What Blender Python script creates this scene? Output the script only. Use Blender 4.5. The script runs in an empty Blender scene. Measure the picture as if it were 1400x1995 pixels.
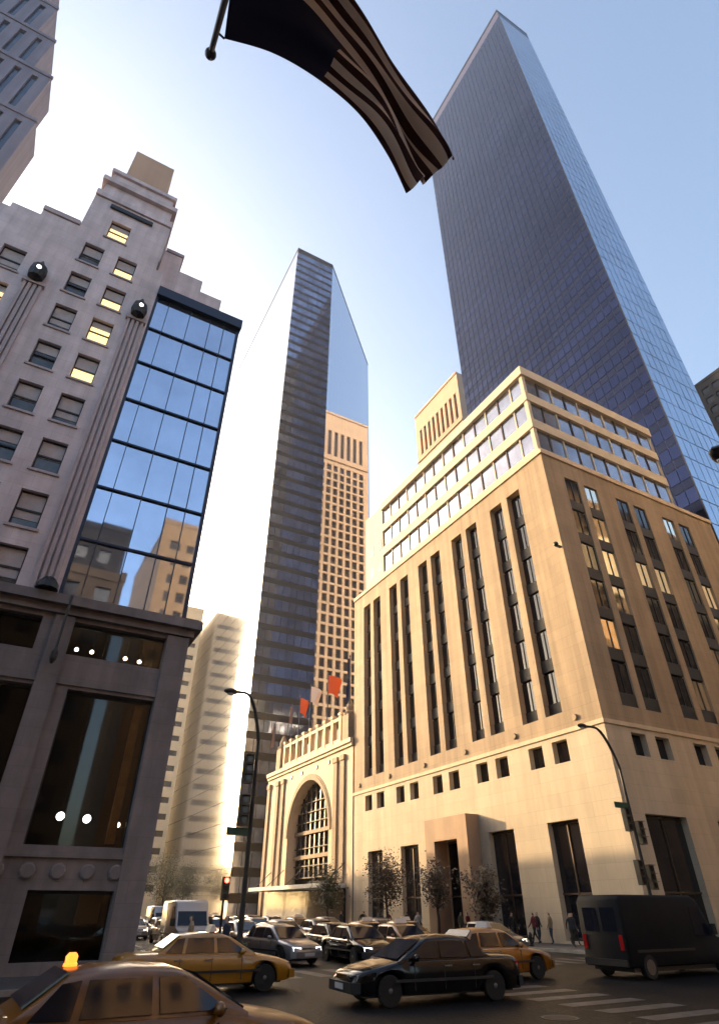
import bpy, bmesh, math, random
from mathutils import Vector, Matrix
random.seed(7)
R = math.radians
S = bpy.context.scene
C = S.collection

# ------------------------------------------------------------------ camera
# X runs along the cross street, Y up the avenue, camera on the near pavement
cam_d = bpy.data.cameras.new('camera'); cam = bpy.data.objects.new('camera', cam_d); C.objects.link(cam)
cam.location = (0, 0, 2.1)
cam.rotation_euler = (R(90 + 34.64), 0, R(-28.9))
cam_d.sensor_fit = 'HORIZONTAL'; cam_d.sensor_width = 36; cam_d.lens = 1118 / 1400 * 36
cam_d.clip_start = 0.05; cam_d.clip_end = 6000
S.camera = cam
# ------------------------------------------------------------------ sky + sun
SUN_AZ, SUN_EL = -22.0, 14.5        # degrees from +Y (towards -X), above horizon
W = bpy.data.worlds.new('World'); S.world = W; W.use_nodes = True
nt = W.node_tree; bg = nt.nodes['Background']
sky = nt.nodes.new('ShaderNodeTexSky'); sky.sky_type = 'NISHITA'; sky.sun_disc = False
sky.sun_elevation = R(SUN_EL); sky.sun_rotation = R(SUN_AZ); sky.altitude = 20
sky.air_density = 1.0; sky.dust_density = 5.0; sky.ozone_density = 1.0
nt.links.new(sky.outputs[0], bg.inputs[0]); bg.inputs[1].default_value = 0.15
sd = bpy.data.lights.new('sun', 'SUN'); sun = bpy.data.objects.new('sun', sd); C.objects.link(sun)
sd.energy = 2.9; sd.angle = R(0.55); sd.color = (1.0, 0.69, 0.38)
dirv = Vector((math.sin(R(SUN_AZ)) * math.cos(R(SUN_EL)), math.cos(R(SUN_AZ)) * math.cos(R(SUN_EL)), math.sin(R(SUN_EL))))
sun.rotation_euler = dirv.to_track_quat('Z', 'Y').to_euler()
sun.location = (0, 0, 300)
vs = S.view_settings; vs.view_transform = 'Standard'; vs.look = 'None'; vs.exposure = 1.95; vs.gamma = 1.0
S.cycles.max_bounces = 8; S.cycles.volume_bounces = 0; S.cycles.transparent_max_bounces = 12
S.cycles.use_denoising = True

# ------------------------------------------------------------------ materials
MATS = {}
def mat(name, col, rough=0.7, metal=0.0, var=0.0, vscale=1.0, bump=0.0, bscale=8.0, spec=0.5, coat=0.0, emit=None, estr=0.0, col2=None, joints=None, streak=0.0, wave=0.0):
    m = bpy.data.materials.new(name); m.use_nodes = True; MATS[name] = m
    n = m.node_tree.nodes; l = m.node_tree.links; b = n['Principled BSDF']
    b.inputs['Base Color'].default_value = (*col, 1); b.inputs['Roughness'].default_value = rough
    b.inputs['Metallic'].default_value = metal; b.inputs['Specular IOR Level'].default_value = spec
    b.inputs['Coat Weight'].default_value = coat
    if emit: b.inputs['Emission Color'].default_value = (*emit, 1); b.inputs['Emission Strength'].default_value = estr
    tc = n.new('ShaderNodeTexCoord'); geo = n.new('ShaderNodeNewGeometry')
    pos = geo.outputs['Position']
    c_out = None
    if var > 0 or col2:
        nz = n.new('ShaderNodeTexNoise'); nz.inputs['Scale'].default_value = vscale; nz.inputs['Detail'].default_value = 8; nz.inputs['Roughness'].default_value = 0.62
        l.new(pos, nz.inputs['Vector'])
        rp = n.new('ShaderNodeValToRGB'); rp.color_ramp.elements[0].position = 0.3; rp.color_ramp.elements[1].position = 0.7
        a = [max(0, c * (1 - var)) for c in col]; z = col2 if col2 else [min(1, c * (1 + var)) for c in col]
        rp.color_ramp.elements[0].color = (*a, 1); rp.color_ramp.elements[1].color = (*z, 1)
        l.new(nz.outputs['Fac'], rp.inputs['Fac']); c_out = rp.outputs['Color']
    if streak > 0:   # vertical rain streaking
        mp = n.new('ShaderNodeMapping'); mp.inputs['Scale'].default_value = (1.3, 1.3, 0.06); l.new(pos, mp.inputs['Vector'])
        n2 = n.new('ShaderNodeTexNoise'); n2.inputs['Scale'].default_value = 1.0; n2.inputs['Detail'].default_value = 6; l.new(mp.outputs[0], n2.inputs['Vector'])
        r2 = n.new('ShaderNodeValToRGB'); r2.color_ramp.elements[0].position = 0.35; r2.color_ramp.elements[1].position = 0.65
        v = 1 - streak; r2.color_ramp.elements[0].color = (v, v, v, 1); r2.color_ramp.elements[1].color = (1, 1, 1, 1)
        l.new(n2.outputs['Fac'], r2.inputs['Fac'])
        mx = n.new('ShaderNodeMix'); mx.data_type = 'RGBA'; mx.blend_type = 'MULTIPLY'; mx.inputs[0].default_value = 1
        if c_out: l.new(c_out, mx.inputs[6])
        else: mx.inputs[6].default_value = (*col, 1)
        l.new(r2.outputs['Color'], mx.inputs[7]); c_out = mx.outputs[2]
    if joints:        # fine stone courses: (course height, block length, strength)
        hgt, wid, st = joints
        sx = n.new('ShaderNodeSeparateXYZ'); l.new(pos, sx.inputs[0])
        ad = n.new('ShaderNodeMath'); ad.operation = 'ADD'; l.new(sx.outputs['X'], ad.inputs[0]); l.new(sx.outputs['Y'], ad.inputs[1])
        cb = n.new('ShaderNodeCombineXYZ'); l.new(ad.outputs[0], cb.inputs['X']); l.new(sx.outputs['Z'], cb.inputs['Y'])
        br = n.new('ShaderNodeTexBrick'); br.inputs['Scale'].default_value = 1; br.inputs['Brick Width'].default_value = wid; br.inputs['Row Height'].default_value = hgt
        br.inputs['Mortar Size'].default_value = 0.012; br.inputs['Color1'].default_value = (1, 1, 1, 1); br.inputs['Color2'].default_value = (1 - st * .6, 1 - st * .6, 1 - st * .55, 1); br.inputs['Mortar'].default_value = (1 - st * 1.6,) * 3 + (1,)
        l.new(cb.outputs[0], br.inputs['Vector'])
        mx = n.new('ShaderNodeMix'); mx.data_type = 'RGBA'; mx.blend_type = 'MULTIPLY'; mx.inputs[0].default_value = 1
        if c_out: l.new(c_out, mx.inputs[6])
        else: mx.inputs[6].default_value = (*col, 1)
        l.new(br.outputs['Color'], mx.inputs[7]); c_out = mx.outputs[2]
    if c_out: l.new(c_out, b.inputs['Base Color'])
    if bump > 0 or wave > 0:
        nb = n.new('ShaderNodeTexNoise'); nb.inputs['Scale'].default_value = bscale; nb.inputs['Detail'].default_value = 5 if bump > 0 else 1
        l.new(pos, nb.inputs['Vector'])
        bp = n.new('ShaderNodeBump'); bp.inputs['Strength'].default_value = bump if bump > 0 else wave; bp.inputs['Distance'].default_value = 0.05
        l.new(nb.outputs['Fac'], bp.inputs['Height']); l.new(bp.outputs['Normal'], b.inputs['Normal'])
    return m

mat('limestone', (.37, .275, .178), .85, var=.10, vscale=.35, bump=.15, bscale=5, joints=(.9, 1.8, .17), streak=.28)
mat('base_limestone', (.54, .45, .325), .85, var=.08, vscale=.35, bump=.12, bscale=5, joints=(.9, 1.8, .13), streak=.16)
mat('limestone_trim', (.56, .44, .30), .8, var=.10, vscale=.6, bump=.1, bscale=6, streak=.12)
mat('attic_stone', (.50, .435, .33), .8, var=.07, vscale=.6, bump=.08)
mat('attic_glass', (.30, .31, .36), .10, metal=.75, var=.25, vscale=.5, wave=.05, bscale=.8)
mat('window_glass', (.012, .012, .016), .06, spec=.6, wave=.08, bscale=.9)
mat('street_window_glass', (.85, .76, .60), .04, metal=.95, wave=.12, bscale=.6)
mat('sun_mirror_glass', (.85, .80, .70), .05, metal=.95, wave=.1, bscale=.5)
mat('spandrel_bronze', (.022, .017, .014), .6, metal=.0, var=.3, vscale=2)
mat('frame_dark', (.025, .023, .024), .5, metal=.3)
mat('frame_bronze', (.06, .038, .024), .5, metal=.3)
mat('arch_bronze', (.045, .026, .015), .7)
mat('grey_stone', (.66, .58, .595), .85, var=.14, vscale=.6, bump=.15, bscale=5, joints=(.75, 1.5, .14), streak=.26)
mat('shaded_base_stone', (.215, .19, .19), .8, var=.2, vscale=.7, bump=.15, bscale=5, joints=(.75, 1.5, .12), streak=.3)  # darker version of grey_stone, street-level shade put into the base colour
mat('grey_stone_trim', (.44, .375, .385), .8, var=.12, vscale=.8, bump=.15, streak=.15)
mat('bay_glass', (.44, .49, .60), .03, metal=.92, var=.10, vscale=.4, wave=.05, bscale=.5)
mat('bay_frame', (.02, .026, .045), .4, metal=.4)
mat('office_glass', (.06, .06, .065), .12, spec=.6, var=.5, vscale=.9)
mat('blind', (.42, .38, .38), .8, var=.15, vscale=2)
mat('lit_window', (.5, .35, .15), .5, emit=(1.0, .66, .26), estr=.55, var=.2, vscale=3)
mat('lamp_globe', (.9, .85, .7), .4, emit=(1, .86, .62), estr=7.0)
mat('dim_globe', (.9, .85, .8), .4, emit=(1, .9, .8), estr=1.2)
mat('brass_panel', (.34, .19, .07), .35, metal=.6, var=.4, vscale=2)
mat('interior_dark', (.022, .020, .022), .9, var=.5, vscale=1)
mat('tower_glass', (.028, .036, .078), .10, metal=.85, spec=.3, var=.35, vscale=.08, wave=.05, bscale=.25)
mat('tower_spandrel', (.020, .025, .052), .22, metal=.6, spec=.3, var=.25, vscale=.1)
mat('tower_mullion', (.10, .10, .17), .4, metal=.2)
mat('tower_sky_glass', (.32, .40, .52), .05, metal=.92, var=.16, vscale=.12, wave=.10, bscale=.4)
mat('tower_sky_mullion', (.12, .16, .24), .4, metal=.5)
mat('slab_glass', (.20, .24, .34), .06, metal=.85, var=.6, vscale=.25, wave=.06, bscale=.3)
mat('slab_spandrel', (.012, .012, .016), .3, var=.3, vscale=.2)
mat('slab_mirror', (.52, .52, .53), .14, metal=.9, wave=.02, bscale=.2)
mat('slab_sky_glass', (.52, .62, .74), .03, metal=.95, wave=.015, bscale=.15)
mat('slab_frame', (.05, .05, .06), .4, metal=.5)
mat('slab_mullion', (.45, .46, .48), .35, metal=.7)
mat('pink_granite', (.52, .35, .235), .75, var=.08, vscale=.2, streak=.1)
mat('pink_window', (.05, .035, .03), .2)
mat('dark_brick', (.014, .012, .015), .7, var=.3, vscale=.5)
mat('cream_brick', (.85, .70, .46), .8, var=.1, vscale=.3)
mat('purple_stone', (.26, .23, .28), .8, var=.1, vscale=.3, streak=.2)
mat('strip_glass', (.08, .10, .14), .1, metal=.4)
mat('glint_pale', (.80, .68, .48), .8, var=.1, vscale=.3)
mat('brown_stone', (.24, .165, .10), .8, var=.15, vscale=.3)
mat('warm_stone', (.40, .27, .16), .8, var=.12, vscale=.3)
mat('asphalt', (.0085, .0083, .0095), .5, var=.5, vscale=.55, bump=.5, bscale=9, spec=.10)
mat('pavement_concrete', (.06, .057, .055), .8, var=.2, vscale=.8, bump=.2, joints=None)
mat('kerb_stone', (.22, .21, .20), .75, var=.2, vscale=2)
mat('road_paint', (.055, .053, .052), .5, var=.75, vscale=2.2)
mat('ground_earth', (.09, .085, .08), .9, var=.2, vscale=.05)
mat('taxi_yellow', (.32, .145, .006), .28, coat=.8, var=.06, vscale=2)
mat('taxi_orange', (.27, .095, .004), .28, coat=.8, var=.06, vscale=2)
mat('taxi_dull', (.15, .058, .004), .35, coat=.4, var=.15, vscale=2)
mat('portico_stone', (.36, .23, .14), .75, var=.12, vscale=.6, streak=.2)
mat('black_paint', (.004, .004, .005), .14, coat=.28, spec=.25)
mat('white_paint', (.45, .45, .45), .3, coat=.6)
mat('silver_paint', (.22, .225, .24), .28, metal=.6, coat=.6)
mat('grey_paint', (.12, .12, .13), .3, metal=.3, coat=.6)
mat('red_paint', (.25, .02, .015), .3, coat=.6)
mat('blue_paint', (.03, .05, .13), .3, coat=.6)
mat('green_paint', (.02, .05, .03), .3, coat=.6)
mat('car_glass', (.008, .011, .020), .05, spec=.38)
mat('tyre_rubber', (.012, .012, .012), .85)
mat('rim_metal', (.16, .16, .17), .4, metal=.8)
mat('chrome', (.55, .55, .56), .18, metal=1)
mat('plastic_black', (.015, .015, .016), .5)
mat('truck_black', (.006, .006, .007), .7, spec=.2, var=.3, vscale=2)
mat('headlight', (.85, .85, .85), .1, emit=(1, .93, .78), estr=2.5)
mat('headlight_off', (.55, .56, .58), .08, metal=.5)
mat('taillight', (.35, .01, .01), .2)
mat('amber_lamp', (.8, .22, .03), .3, emit=(1, .20, .02), estr=.9)
mat('red_signal', (.6, .03, .02), .3, emit=(1, .05, .03), estr=5)
mat('dark_lens', (.03, .02, .02), .2)
mat('lamp_metal', (.028, .027, .027), .45, metal=.5)
mat('signal_box', (.03, .028, .02), .5)
mat('sign_green', (.01, .06, .035), .5)
mat('bark', (.06, .045, .035), .9, var=.3, vscale=6, bump=.4, bscale=14)
mat('leaf', (.05, .055, .025), .7, var=.4, vscale=1.2)
mat('leaf_rust', (.055, .035, .018), .7, var=.4, vscale=1.2)
mat('awning_white', (.62, .60, .55), .7)
mat('cloth_red', (.70, .10, .015), .8); mat('cloth_white', (.7, .62, .52), .8); mat('cloth_brown', (.25, .12, .07), .8); mat('cloth_navy', (.02, .025, .07), .85)
mat('flag_pole_paint', (.05, .06, .09), .4, metal=.4)
mat('skin', (.45, .28, .2), .6); mat('hair', (.03, .02, .015), .7)
for k, c in dict(navy=(.02, .022, .04), charcoal=(.03, .03, .032), tan=(.28, .2, .12), olive=(.06, .06, .035), denim=(.04, .055, .1), wine=(.14, .02, .025), white=(.55, .53, .5), blk=(.012, .012, .013)).items():
    mat('wear_' + k, c, .85)
# clear shop glass: see-through with a mirror sheen
def clear_glass(name, tint):
    m = bpy.data.materials.new(name); m.use_nodes = True; MATS[name] = m
    n = m.node_tree.nodes; l = m.node_tree.links; n.remove(n['Principled BSDF']); o = n['Material Output']
    t = n.new('ShaderNodeBsdfTransparent'); t.inputs[0].default_value = (*tint, 1)
    g = n.new('ShaderNodeBsdfGlossy'); g.inputs['Roughness'].default_value = .03
    f = n.new('ShaderNodeFresnel'); f.inputs[0].default_value = 1.5
    x = n.new('ShaderNodeMixShader'); l.new(f.outputs[0], x.inputs[0]); l.new(t.outputs[0], x.inputs[1]); l.new(g.outputs[0], x.inputs[2]); l.new(x.outputs[0], o.inputs[0])
clear_glass('shop_glass', (.62, .60, .58))

# ------------------------------------------------------------------ mesh helpers
class MB:
    def __init__(s): s.v = []; s.f = []; s.m = []; s.smooth = False
    def poly(s, pts, mi=0):
        k = len(s.v); s.v += [tuple(p) for p in pts]; s.f.append(tuple(range(k, k + len(pts)))); s.m.append(mi)
    def hexa(s, p, mi=0):   # 8 corners: 0-3 bottom ring, 4-7 top ring
        k = len(s.v); s.v += [tuple(q) for q in p]
        for a in ((3, 2, 1, 0), (4, 5, 6, 7), (0, 1, 5, 4), (1, 2, 6, 5), (2, 3, 7, 6), (3, 0, 4, 7)):
            s.f.append(tuple(k + i for i in a)); s.m.append(mi)
    def box(s, x0, x1, y0, y1, z0, z1, mi=0):
        s.hexa([(x0, y0, z0), (x1, y0, z0), (x1, y1, z0), (x0, y1, z0), (x0, y0, z1), (x1, y0, z1), (x1, y1, z1), (x0, y1, z1)], mi)
    def rings(s, rs, cap=True, closed=True, mi=0):
        k = len(s.v); n = len(rs[0])
        for r in rs: s.v += [tuple(q) for q in r]
        for i in range(len(rs) - 1):
            for j in range(n if closed else n - 1):
                a = k + i * n + j; b = k + i * n + (j + 1) % n
                s.f.append((a, b, b + n, a + n)); s.m.append(mi)
        if cap and closed:
            s.f.append(tuple(k + j for j in reversed(range(n)))); s.m.append(mi)
            s.f.append(tuple(k + (len(rs) - 1) * n + j for j in range(n))); s.m.append(mi)
    def tube(s, pts, rad, n=8, mi=0):
        pts = [Vector(p) for p in pts]; rs = []
        if not hasattr(rad, '__len__'): rad = [rad] * len(pts)
        for i, p in enumerate(pts):
            t = (pts[min(i + 1, len(pts) - 1)] - pts[max(i - 1, 0)]).normalized()
            a = Vector((0, 0, 1)) if abs(t.z) < .9 else Vector((1, 0, 0))
            u = t.cross(a).normalized(); w = t.cross(u)
            rs.append([p + (u * math.cos(6.28318 * j / n) + w * math.sin(6.28318 * j / n)) * rad[i] for j in range(n)])
        s.rings(rs, mi=mi)
    def lathe(s, c, prof, n=12, axis='z', mi=0):
        rs = []
        for r, h in prof:
            ring = []
            for j in range(n):
                a = 6.28318 * j / n; u, w = r * math.cos(a), r * math.sin(a)
                ring.append((c[0] + u, c[1] + w, c[2] + h) if axis == 'z' else ((c[0] + u, c[1] + h, c[2] + w) if axis == 'y' else (c[0] + h, c[1] + u, c[2] + w)))
            rs.append(ring)
        s.rings(rs, mi=mi)
    def sphere(s, c, r, n=10, m=6, sc=(1, 1, 1), mi=0):
        rs = []
        for i in range(m + 1):
            t = math.pi * i / m; q = max(math.sin(t), .02)
            rs.append([(c[0] + r * sc[0] * q * math.cos(6.28318 * j / n), c[1] + r * sc[1] * q * math.sin(6.28318 * j / n), c[2] - r * sc[2] * math.cos(t)) for j in range(n)])
        s.rings(rs, mi=mi)
    def mesh(s, name, mats, org=(0, 0, 0), smooth=None):
        me = bpy.data.meshes.new(name); o = org
        me.from_pydata([(x - o[0], y - o[1], z - o[2]) for x, y, z in s.v], [], s.f)
        for q in (mats if isinstance(mats, (list, tuple)) else [mats]): me.materials.append(MATS[q])
        if any(s.m): me.polygons.foreach_set('material_index', s.m)
        me.update()
        bm = bmesh.new(); bm.from_mesh(me); bmesh.ops.recalc_face_normals(bm, faces=bm.faces); bm.to_mesh(me); bm.free()
        if smooth if smooth is not None else s.smooth:
            me.shade_smooth()
            if hasattr(me, 'set_sharp_from_angle'): me.set_sharp_from_angle(angle=R(50))
        return me
ORG = {}
def tag(o, label, cat, group=None, kind=None):
    if label: o['label'] = label
    if cat: o['category'] = cat
    if group: o['group'] = group
    if kind: o['kind'] = kind
    return o
def thing(name, loc, label, cat, group=None):
    o = bpy.data.objects.new(name, None); C.objects.link(o); o.location = loc; o.empty_display_size = .3
    ORG[o.name] = tuple(loc); return tag(o, label, cat, group)
def root_of(p):
    while p.parent: p = p.parent
    return p
def part(name, mb, mats, parent, smooth=None, kind=None, label=None):
    org = ORG.get(root_of(parent).name, (0, 0, 0))
    o = bpy.data.objects.new(name, mb.mesh(name, mats, org, smooth)); C.objects.link(o); o.parent = parent
    if kind: o['kind'] = kind
    if label: o['label'] = label
    return o
def solo(name, mb, mats, label, cat, group=None, smooth=None, kind=None, org=(0, 0, 0)):
    o = bpy.data.objects.new(name, mb.mesh(name, mats, org, smooth)); C.objects.link(o); o.location = org
    return tag(o, label, cat, group, kind)
def structure(name, mb, mats):
    o = bpy.data.objects.new(name, mb.mesh(name, mats)); C.objects.link(o); o['kind'] = 'structure'; return o
def put(name, me, parent, pos, label=None):       # shared mesh, world position
    org = ORG.get(root_of(parent).name, (0, 0, 0))
    o = bpy.data.objects.new(name, me); C.objects.link(o); o.parent = parent
    o.location = (pos[0] - org[0], pos[1] - org[1], pos[2] - org[2])
    if label: o['label'] = label
    return o
def copy_tree(o, parent=None):
    c = o.copy(); C.objects.link(c); c.parent = parent
    if parent: c.matrix_parent_inverse = o.matrix_parent_inverse.copy()
    for ch in list(o.children): copy_tree(ch, c)
    return c

class Face:      # a wall plane: origin p, direction u along it, inward normal n
    def __init__(s, p, u, n): s.p = Vector(p); s.u = Vector(u).normalized(); s.n = Vector(n).normalized(); s.cache = {}
    def at(s, u, z, d=0): q = s.p + s.u * u + s.n * d; return (q.x, q.y, q.z + z)
    def box(s, mb, u0, u1, z0, z1, d0, d1, mi=0):
        mb.hexa([s.at(u0, z0, d0), s.at(u1, z0, d0), s.at(u1, z0, d1), s.at(u0, z0, d1), s.at(u0, z1, d0), s.at(u1, z1, d0), s.at(u1, z1, d1), s.at(u0, z1, d1)], mi)
    def piece(s, name, w, h, d0, d1, material, parent, u, z, label=None):   # shared-mesh box centred at (u,z)
        key = (round(w, 3), round(h, 3), round(d0, 3), round(d1, 3), material)
        if key not in s.cache:
            mb = MB(); f = Face((0, 0, 0), s.u, s.n); f.box(mb, -w / 2, w / 2, -h / 2, h / 2, d0, d1); s.cache[key] = mb.mesh(name, material)
        return put(name, s.cache[key], parent, s.at(u, z), label)
    def wall(s, mb, u0, u1, z0, z1, ops, depth, mi=0):
        us = sorted({u0, u1, *[round(max(u0, min(u1, v)), 4) for o in ops for v in o[:2]]}); zs = sorted({z0, z1, *[round(max(z0, min(z1, v)), 4) for o in ops for v in o[2:4]]})
        for i in range(len(us) - 1):
            run = None
            for j in range(len(zs) - 1):
                a, b, c, d = us[i], us[i + 1], zs[j], zs[j + 1]; mu, mz = (a + b) / 2, (c + d) / 2
                hole = any(o[0] < mu < o[1] and o[2] < mz < o[3] for o in ops)
                if not hole: run = [run[0], d] if run else [c, d]
                if hole or j == len(zs) - 2:
                    if run: mb.poly([s.at(a, run[0]), s.at(b, run[0]), s.at(b, run[1]), s.at(a, run[1])], mi)
                    run = None
        for a, b, c, d in [o[:4] for o in ops]:
            mb.poly([s.at(a, c), s.at(b, c), s.at(b, c, depth), s.at(a, c, depth)], mi); mb.poly([s.at(a, d), s.at(b, d), s.at(b, d, depth), s.at(a, d, depth)], mi)
            mb.poly([s.at(a, c), s.at(a, d), s.at(a, d, depth), s.at(a, c, depth)], mi); mb.poly([s.at(b, c), s.at(b, d), s.at(b, d, depth), s.at(b, c, depth)], mi)
def FXm(x): return Face((x, 0, 0), (0, 1, 0), (1, 0, 0))     # facing -X, u = Y
def FYm(y): return Face((0, y, 0), (1, 0, 0), (0, 1, 0))     # facing -Y, u = X
def FYp(y): return Face((0, y, 0), (1, 0, 0), (0, -1, 0))    # facing +Y
def FXp(x): return Face((x, 0, 0), (0, 1, 0), (-1, 0, 0))    # facing +X

# ================================================================== GROUND, ROADS, PAVEMENTS
def sheet(name, x0, x1, y0, y1, z, m):
    mb = MB(); mb.poly([(x0, y0, z), (x1, y0, z), (x1, y1, z), (x0, y1, z)]); return structure(name, mb, m)
sheet('ground', -2500, 2500, -2500, 2500, -0.02, 'ground_earth')
AVL, AVR, STN, STF = 9.6, 30.2, 4.3, 23.7      # kerbs: avenue left/right, street near/far
sheet('cross_street_road', -150, 170, STN, STF, 0.0, 'asphalt')
sheet('avenue_road', AVL, AVR, STF, 116, 0.0, 'asphalt')
sheet('avenue_road', AVL, AVR, -140, STN, 0.0, 'asphalt')
def pavement(x0, x1, y0, y1):
    mb = MB(); mb.box(x0, x1, y0, y1, -.015, .14); p = structure('pavement', mb, 'pavement_concrete')
    k = MB(); e = .16
    k.box(x0 - .004, x0 + e, y0 - .004, y1 + .004, -.012, .146); k.box(x1 - e, x1 + .004, y0 - .004, y1 + .004, -.012, .146)
    k.box(x0 + e, x1 - e, y0 - .004, y0 + e, -.012, .146); k.box(x0 + e, x1 - e, y1 - e, y1 + .004, -.012, .146)
    part('kerb', k, 'kerb_stone', p); return p
pavement(-150, AVL, STF, 116); pavement(AVR, 170, STF, 116)
pavement(-150, AVL, -140, STN); pavement(AVR, 170, -140, STN)
pavement(-150, 170, 116.02, 330)
# painted markings, 4 mm above the asphalt
def bars(name, rects, label):
    t = thing(name, (rects[0][0], rects[0][2], 0), label, 'road marking')
    for r in rects:
        mb = MB(); mb.poly([(r[0], r[2], .005), (r[1], r[2], .005), (r[1], r[3], .005), (r[0], r[3], .005)]); part('stripe', mb, 'road_paint', t)
    return t
bars('zebra_crossing', [(14.2, 17.0, 5.6 + 1.25 * i, 6.15 + 1.25 * i) for i in range(14)], 'white painted crossing bars on the dark road below the black car')
bars('zebra_crossing', [(10.6 + 1.3 * i, 11.2 + 1.3 * i, 24.5, 27.3) for i in range(15)], 'white crossing bars across the mouth of the avenue behind the taxis')
bars('lane_line', [(x, x + .14, 34 + 6 * i, 37 + 6 * i) for i in range(13) for x in (14.9, 20.0, 25.1)], 'dashed white lane lines along the avenue under the traffic')

# ================================================================== LIMESTONE CORNER BUILDING (right)
lb = thing('limestone_building', (35.1, 28.1, 0), 'sunlit limestone corner store with tall paired window strips and a set back glazed attic', 'building')
fa, fs = FXm(35.1), FYm(28.1); YE, XE = 65.0, 60.5
pairs_a = [33.8 + 6.6 * k for k in range(5)]
pairs_s = [39.75 + 6.95 * k for k in range(3)]
SW, SG = 1.78, .40      # strip width, half gap
def openings(pairs, doors):
    ops = []
    for c in pairs:
        for s in (-1, 1):
            a, b = sorted((c + s * SG, c + s * (SG + SW))); ops += [(a, b, 14.4, 35.7), (a + .12, b - .12, 10.95, 12.5)]
    return ops + doors
doors_a = [(32.1, 35.1, .3, 7.25), (38.75, 41.8, .3, 7.2), (52.1, 55.2, .3, 7.1), (58.7, 61.7, .3, 7.05), (44.2, 48.0, .3, 7.0)]
doors_s = [(37.0, 41.2, .3, 7.25), (44.6, 48.2, .3, 7.25), (51.5, 55.2, .3, 7.25)]
mb = MB()
OA, OS = openings(pairs_a, doors_a), openings(pairs_s, doors_s)
fa.wall(mb, 28.1, YE, 13.0, 38.0, [o for o in OA if o[2] > 13], .72); fs.wall(mb, 35.1, XE, 13.0, 38.0, [o for o in OS if o[2] > 13], .26)
mb.poly([(35.1, 28.1, 38), (XE, 28.1, 38), (XE, YE, 38), (35.1, YE, 38)])
mb.poly([(XE, 28.1, 0), (XE, YE, 0), (XE, YE, 38), (XE, 28.1, 38)]); mb.poly([(35.1, YE, 0), (XE, YE, 0), (XE, YE, 38), (35.1, YE, 38)])
part('wall', mb, 'limestone', lb)
mb = MB(); fa.wall(mb, 28.1, YE, .14, 13.0, [o for o in OA if o[2] < 13], .6); fs.wall(mb, 35.1, XE, .14, 13.0, [o for o in OS if o[2] < 13], .6); part('base_wall', mb, 'base_limestone', lb)
mb = MB(); mb.box(36.4, XE - .3, 29.3, YE - .3, .0, 37.7); part('interior_core', mb, 'interior_dark', lb)
for f, pairs, dep in ((fa, pairs_a, .66), (fs, pairs_s, .20)):
    for c in pairs:
        for s in (-1, 1):
            u = c + s * (SG + SW / 2)
            for k in range(6):      # six storeys of glazing with metal spandrels
                z0 = 14.4 + k * 3.55; g = 'window_glass' if (f is fa or random.random() < .55) else 'street_window_glass'
                w = f.piece('window', SW, 2.35, dep - .06, dep + .04, g, lb, u, z0 + 1.0 + 1.2); w.rotation_euler = (0, 0, random.uniform(-.012, .012)) if f is fs else (0, 0, 0)
                f.piece('glazing_bar', .06, 2.35, dep - .12, dep - .075, 'frame_dark', lb, u, z0 + 2.2)
                f.piece('spandrel', SW, 1.0, dep - .14, dep + .04, 'spandrel_bronze', lb, u, z0 + .5)
            f.piece('small_window', SW - .24, 1.55, .50, .58, 'window_glass', lb, u, 11.72)
        # medallion on the belt course between the pairs
for f, doors in ((fa, doors_a), (fs, doors_s)):
    for a, b, c, d in doors:
        f.piece('shop_window', b - a, d - c, .48, .54, 'window_glass', lb, (a + b) / 2, (c + d) / 2)
        f.piece('window_frame', .10, d - c, .40, .48, 'frame_bronze', lb, (a + b) / 2, (c + d) / 2)
        for zz in (c + .12, d - .14, c + 2.6): f.piece('transom', b - a, .12, .40, .478, 'frame_bronze', lb, (a + b) / 2, zz)
def course(f, u0, u1, z0, z1, proud, m, name='string_course'):
    mb = MB(); f.box(mb, u0, u1, z0, z1, -proud, .0); part(name, mb, m, lb)
course(fa, 28.1, YE, 12.85, 13.15, .10, 'limestone_trim'); course(fs, 35.0, XE, 12.85, 13.15, .10, 'limestone_trim')
course(fa, 28.1, YE, 37.6, 38.06, .16, 'limestone_trim', 'cornice'); course(fs, 34.94, XE, 37.6, 38.06, .16, 'limestone_trim', 'cornice')
course(fa, 28.1, YE, .15, 1.1, .06, 'limestone_trim', 'plinth') if False else None
for k in range(6):
    mb = MB(); y = pairs_a[0] - 3.3 + 6.6 * k
    if y < 64.4: mb.lathe((34.99, max(y, 29.2), 13.75), [(.05, -.03), (.20, -.03), (.24, .03), (.24, .10)], 12, 'x'); part('medallion', mb, 'limestone', lb)
# street doorway surround (box portico) on the avenue
mb = MB(); f = fa; P0, P1 = 42.9, 48.95
f.wall(mb, P0, P1, .14, 8.65, [(44.3, 47.6, .2, 6.9)], 1.4); 
pf = Face((33.75, 0, 0), (0, 1, 0), (1, 0, 0)); mb = MB(); pf.wall(mb, P0, P1, .14, 8.65, [(44.3, 47.6, .2, 6.9)], 1.33)
mb.poly([(33.75, P0, .14), (35.09, P0, .14), (35.09, P0, 8.65), (33.75, P0, 8.65)]); mb.poly([(33.75, P1, .14), (35.09, P1, .14), (35.09, P1, 8.65), (33.75, P1, 8.65)]); mb.poly([(33.75, P0, 8.65), (35.09, P0, 8.65), (35.09, P1, 8.65), (33.75, P1, 8.65)])
part('entrance_portico', mb, 'portico_stone', lb)
mb = MB(); mb.tube([(34.5, 28.2, 27.3), (34.2, 28.0, 27.2)], .1, 6); mb.sphere((34.15, 27.95, 27.15), .22); mb.box(34.5, 35.12, 28.2, 28.4, 27.25, 27.4); part('wall_light', mb, 'lamp_metal', lb)
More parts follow.
